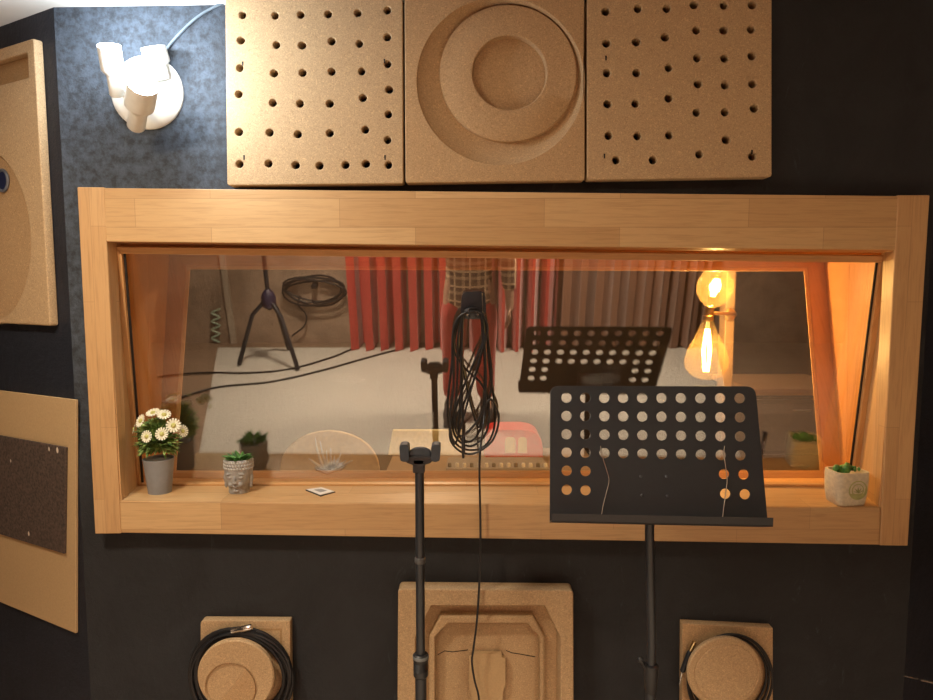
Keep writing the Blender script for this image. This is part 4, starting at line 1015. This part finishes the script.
# microphone stand
ym = BACK_Y+.42; hb_ = RY(268, 297, ym); tp_ = RY(262.5, 240, ym)
mst = thing('microphone_stand', V((hb_.x, ym, 0)), 'dark tripod microphone stand mirrored at upper left of the glass', 'microphone stand')
bm = NB(); tube(bm, [V((hb_.x, ym, hb_.z-.1)), V((hb_.x, ym, 1.25))], .016, 12); obj('pole', bm, M['black_metal'], mst, True)
bm = NB(); tube(bm, [V((hb_.x-.35, ym+.1, 1.18)), V((hb_.x+.45, ym-.05, 1.42))], .010, 10); obj('boom', bm, M['black_metal'], mst, True)
bm = NB(); ball(bm, (hb_.x, ym, 1.255), .035, 14, 10); obj('boom_clutch', bm, M['black'], mst, True)
bm = NB(); lathe(bm, V((hb_.x, ym, hb_.z-.09)), [(.025, 0), (.05, .02), (.055, .09), (.036, .13), (.02, .15)], (0, 0, 1), 20); obj('hub', bm, plain('dark_violet_hub', (.03, .025, .06), .4), mst, True)
for a in (R(165), R(280), R(40)):
    d = V((cos(a), sin(a)*.9, 0)); e = V((hb_.x, ym, .018))+d*.27
    bm = NB(); tube(bm, [V((hb_.x, ym, hb_.z-.03))+d*.03, V((hb_.x, ym, hb_.z*.75))+d*.13, e], [.015, .016, .018], 10); obj('leg', bm, M['black_metal'], mst, True)
# cables on the mat
def fl_cable(px, label):
    bm = NB(); tube(bm, catmull([RF(x, y, .016) for x, y in px], 8), .0075, 8)
    p = RF(*px[len(px)//2], .008); tag(obj('floor_cable', bm, M['rubber'], None, True, loc=V((p.x, p.y, .008))), label, 'cable')
fl_cable([(120, 386), (150, 378), (200, 373), (250, 373), (290, 369), (330, 358), (352, 349)], 'black cable on the pale mat mirrored at left, the farther of two')
fl_cable([(150, 408), (185, 396), (220, 387), (270, 382), (320, 371), (370, 357), (400, 349)], 'black cable on the pale mat mirrored at left, the nearer of two')
bm = NB(); random.seed(31)
for i in range(4):
    c = RY(316+random.uniform(-3, 3), 291+random.uniform(-3, 3), BACK_Y+.03+.012*i); pts = []
    for j in range(20): a = 2*pi*j/20; pts.append(c+V((.22*cos(a)*(1+.05*i), .012*sin(a*2+i), .105*sin(a)+.02*sin(2*a+i))))
    tube(bm, pts, .008, 8, True)
pts = [RY(x, y, BACK_Y+.05) for x, y in ((300, 296), (298, 305), (306, 315), (304, 326), (292, 336))]
tube(bm, catmull(pts, 6), .007, 8)
cw = tag(obj('hanging_coil', bm, M['rubber'], None, True, loc=RY(325, 300, BACK_Y)), 'flat coil of black cable hung on the back wall mirrored left of the curtains', 'cable')
bm = NB(); p = RY(316, 288, BACK_Y); box(bm, (p.x-.02, BACK_Y, p.z+.02), (p.x+.02, BACK_Y+.09, p.z+.05), .004); obj('coil_hook', bm, M['black'], cw)

# ------------------------------------------------------------------ the person taking the photograph
PX, PY = .015, -2.22
def b_(x, y, z): return V((PX+x, PY+y, z*.94))
body_ch = [[('pel', b_(0, 0, .93)), ('wai', b_(0, .01, 1.08)), ('che', b_(0, .0, 1.27)), ('upc', b_(0, -.01, 1.38)), ('nek', b_(0, 0, 1.47)), ('hd0', b_(0, .015, 1.54))]]
rad = {'pel': (.145, .105), 'wai': (.13, .095), 'che': (.155, .11), 'upc': (.12, .085), 'nek': .055, 'hd0': .055}
foot = {}
for s, n in ((-1, 'l'), (1, 'r')):
    body_ch.append([('pel', None), ('hip'+n, b_(s*.09, 0, .86)), ('kne'+n, b_(s*.10, .02, .48)), ('ank'+n, b_(s*.11, -.02, .09)), ('toe'+n, b_(s*.125, .13, .045))])
    rad.update({'hip'+n: .088, 'kne'+n: .056, 'ank'+n: .038, 'toe'+n: .035})
# right arm hangs at the side, left arm raises the phone
armR = [('upc', None), ('shR', b_(.185, -.01, 1.37)), ('elR', b_(.235, -.02, 1.09)), ('wrR', b_(.245, .05, .86)), ('paR', b_(.247, .07, .79))]
armL = [('upc', None), ('shL', b_(-.185, -.01, 1.37)), ('elL', b_(-.25, .10, 1.20)), ('wrL', b_(-.115, .27, 1.596)), ('paL', b_(-.08, .315, 1.649))]
rad.update({'shR': .058, 'elR': .042, 'wrR': .028, 'paR': (.042, .024), 'shL': .058, 'elL': .042, 'wrL': .028, 'paL': (.034, .022)})
allc = body_ch+[armR, armL]
allc = [[(n, c) for n, c in ch] for ch in allc]
bm = skin(allc, rad)
hc = b_(0, .035, 1.60)
ball(bm, hc+V((0, -.01, .02)), (.073, .094, .108), 24, 18); ball(bm, hc+V((0, .035, -.055)), (.05, .05, .055), 16, 12)
ball(bm, hc+V((0, .098, -.022)), (.012, .018, .018), 12, 8); ball(bm, hc+V((0, .086, -.005)), (.009, .016, .03), 12, 8)
ball(bm, hc+V((0, .078, -.06)), (.024, .012, .006), 12, 8); ball(bm, hc+V((0, .077, -.069)), (.02, .012, .006), 12, 8)
for s in (-1, 1): ball(bm, hc+V((s*.074, -.005, .0)), (.009, .018, .03), 12, 8)
def finger(bm, pts, r0=.0095, r1=.0065):
    p = catmull(pts, 5); tube(bm, p, [r0+(r1-r0)*i/(len(p)-1) for i in range(len(p))], 8); ball(bm, p[-1], r1, 8, 6); ball(bm, p[0], r0, 8, 6)
pr_ = b_(.247, .07, .79)
for i, (dy, L) in enumerate(((.030, .070), (.011, .078), (-.008, .073), (-.026, .058))):
    a = pr_+V((.0, dy, -.02)); finger(bm, [a, a+V((-.004, .004, -L*.4)), a+V((-.014, .010, -L*.75)), a+V((-.028, .012, -L))])
a = pr_+V((-.004, .03, .02)); finger(bm, [a, a+V((-.010, .022, -.022)), a+V((-.016, .028, -.052))], .011, .008)
# left hand round the lower left edge of the phone
PHC = V((.012, -1.8665, 1.597)); plh = b_(-.08, .315, 1.649)
phl = PHC.x-.076
for i, z in enumerate((1.600, 1.582, 1.564, 1.546)):
    a = V((plh.x-.008, plh.y+.006, z-.006)); finger(bm, [a, V((phl-.016, PHC.y-.006, z)), V((phl-.012, PHC.y+.013, z+.001)), V((phl+.012+.004*(i % 2), PHC.y+.0125, z+.002))], .0088, .0068)
a = plh+V((.012, .0, .0)); finger(bm, [a, V((phl+.012, PHC.y-.022, 1.572)), V((phl+.03, PHC.y-.0125, 1.588))], .011, .008)
bm = remesh(bm, .0055, 3)
person = tag(obj('person', bm, plain('skin', (.50, .28, .19), .55, noise=.05), None, True, loc=(PX, PY, 0)), 'person in plaid shirt and red trousers holding up a phone, mirrored in the glass', 'person')
sh_m = plaid('brown_plaid_cloth', (.16, .08, .05), (.80, .55, .35)); tr_m = cloth('red_trouser_cloth', (.52, .04, .03))
grow = lambda r, d: (r[0]+d, r[1]+d) if isinstance(r, tuple) else r+d
co_ = {n: c for ch in allc for n, c in ch if c is not None}
def sub_chain(names): return [(n, co_[n]) for n in names]
mid = co_['elL'].lerp(co_['wrL'], .8); midR = co_['elR'].lerp(co_['wrR'], .8)
co_.update({'cuL': mid, 'cuR': midR, 'hem': b_(0, 0, .77), 'col': b_(0, -.008, 1.425)})
r2 = {n: grow(rad[n], .014) for n in ('wai', 'che', 'upc', 'shR', 'elR', 'shL', 'elL')}; r2.update({'hem': (.185, .14), 'cuL': .042, 'cuR': .042, 'col': .075})
sb = skin([sub_chain(['hem', 'wai', 'che', 'upc', 'col']), sub_chain(['upc', 'shR', 'elR', 'cuR']), sub_chain(['upc', 'shL', 'elL', 'cuL'])], r2)
obj('shirt', sb, sh_m, person, True)['label'] = 'brown plaid shirt'
co_.update({'anr': b_(.11, -.015, .13), 'anl': b_(-.11, -.015, .13), 'wst': b_(0, 0, .98)})
r3 = {'wst': (.15, .11), 'pel': (.158, .118), 'hipl': .103, 'hipr': .103, 'knel': .074, 'kner': .074, 'anr': .062, 'anl': .062}
tb = skin([sub_chain(['wst', 'pel', 'hipl', 'knel', 'anl']), sub_chain(['pel', 'hipr', 'kner', 'anr'])], r3, 1)
obj('trousers', tb, tr_m, person, True)['label'] = 'red trousers'
for s in (-1, 1):
    bm = NB(); c = b_(s*.117, .04, 0)
    ball(bm, c+V((0, .03, .048)), (.05, .12, .045), 20, 12); ball(bm, c+V((0, -.07, .065)), (.045, .055, .06), 16, 10); box(bm, c+V((-.046, -.115, .009)), c+V((.046, .145, .03)), .01)
    obj('shoe', remesh(bm, .006, 3), M['black'], person, True)
bm = NB(); ball(bm, hc+V((0, -.024, .04)), (.083, .098, .105), 20, 14)
for v in list(bm.verts):
    if v.co.y > hc.y+.045 and v.co.z < hc.z+.075: v.co.y = hc.y+.045
    if v.co.z < hc.z-.05: v.co.z = hc.z-.05
obj('hair', bm, plain('dark_brown_hair', (.03, .018, .012), .5, noise=.4, scale=200), person, True)
for s in (-1, 1):
    bm = NB(); ball(bm, hc+V((s*.03, .073, .012)), .0125, 12, 8); obj('eye', bm, plain('eye_white', (.7, .68, .64), .2), person, True)
ph = thing('smartphone', PHC, 'black smartphone held up by the person', 'phone')
bm = NB(); prism(bm, [V((PHC.x+x, PHC.y-.004, PHC.z+z)) for x, z in rrect([(-.075, -.037), (.075, -.037), (.075, .037), (-.075, .037)], .009, 5)], V((0, .008, 0)), .0015); obj('phone_body', bm, M['black'], ph, True)
bm = NB(); prism(bm, [V((PHC.x+x, PHC.y-.0046, PHC.z+z)) for x, z in rrect([(-.071, -.033), (.071, -.033), (.071, .033), (-.071, .033)], .007, 5)], V((0, .0008, 0))); obj('phone_screen', bm, plain('dark_phone_screen', (.02, .02, .025), .1), ph)
bm = NB(); lathe(bm, V((CAM.x, PHC.y+.0045, CAM.z)), [(.007, 0), (.007, .0012), (.005, .0015), (0, .0008)], (0, 1, 0), 16); obj('camera_lens', bm, M['seal'], ph, True)

# ------------------------------------------------------------------ ceiling lamps and light
diff = emit('warm_lamp_diffuser', (1, .82, .58), 6)
def downlight(x, y, en, col, size, label, spread=pi):
    c = V((x, y, CEIL)); t = thing('ceiling_light', c, label, 'ceiling light', 'round ceiling lights')
    bm = NB(); lathe(bm, c, [(size*.5+.02, 0), (size*.5+.02, -.022), (size*.5+.004, -.028), (size*.5, -.018), (size*.5, -.001)], (0, 0, 1), 36, cap=False); obj('lamp_ring', bm, M['white_enamel'], t, True)
    bm = NB(); lathe(bm, c-V((0, 0, .014)), [(size*.5-.002, 0), (size*.5-.002, .008), (0, .008)], (0, 0, 1), 36); obj('diffuser', bm, diff, t)
    ld = bpy.data.lights.new('ceiling_lamp_light', 'AREA'); ld.shape = 'DISK'; ld.size = size; ld.energy = en; ld.color = col; ld.spread = spread
    lo = bpy.data.objects.new('ceiling_lamp_light', ld); C.objects.link(lo); lo.location = (0, 0, -.03); lo.parent = t
WARM = (1, .82, .60); 
downlight(-.95, -1.0, 22.5, WARM, .22, 'round ceiling light nearest the studio window')
downlight(-.9, BACK_Y+1.0, 62, (1, .80, .58), .30, 'added unseen round ceiling light by the curtains, on the microphone stand side', R(120))  # unseen lamp added to brighten the mirrored mat and curtains
downlight(1.0, BACK_Y+1.0, 62, (1, .80, .58), .30, 'added unseen round ceiling light by the curtains, on the side away from the microphone stand', R(120))  # its twin, also added to brighten the mirrored mat and curtains
downlight(-.2, 1.75, 22, (1, .70, .42), .25, 'added unseen round ceiling light over the desk behind the window')  # added lamp that lifts the dim control room and softens contrast
w = bpy.data.worlds.new('world'); S.world = w; w.use_nodes = True; w.node_tree.nodes['Background'].inputs[0].default_value = (0, 0, 0, 1)
S.cycles.use_denoising = True; S.cycles.max_bounces = 10; S.cycles.transparent_max_bounces = 24; S.cycles.sample_clamp_indirect = 6
S.view_settings.view_transform = 'Standard'; S.view_settings.look = 'None'; S.view_settings.exposure = 0; S.view_settings.gamma = 1; S.view_settings.use_curve_mapping = False
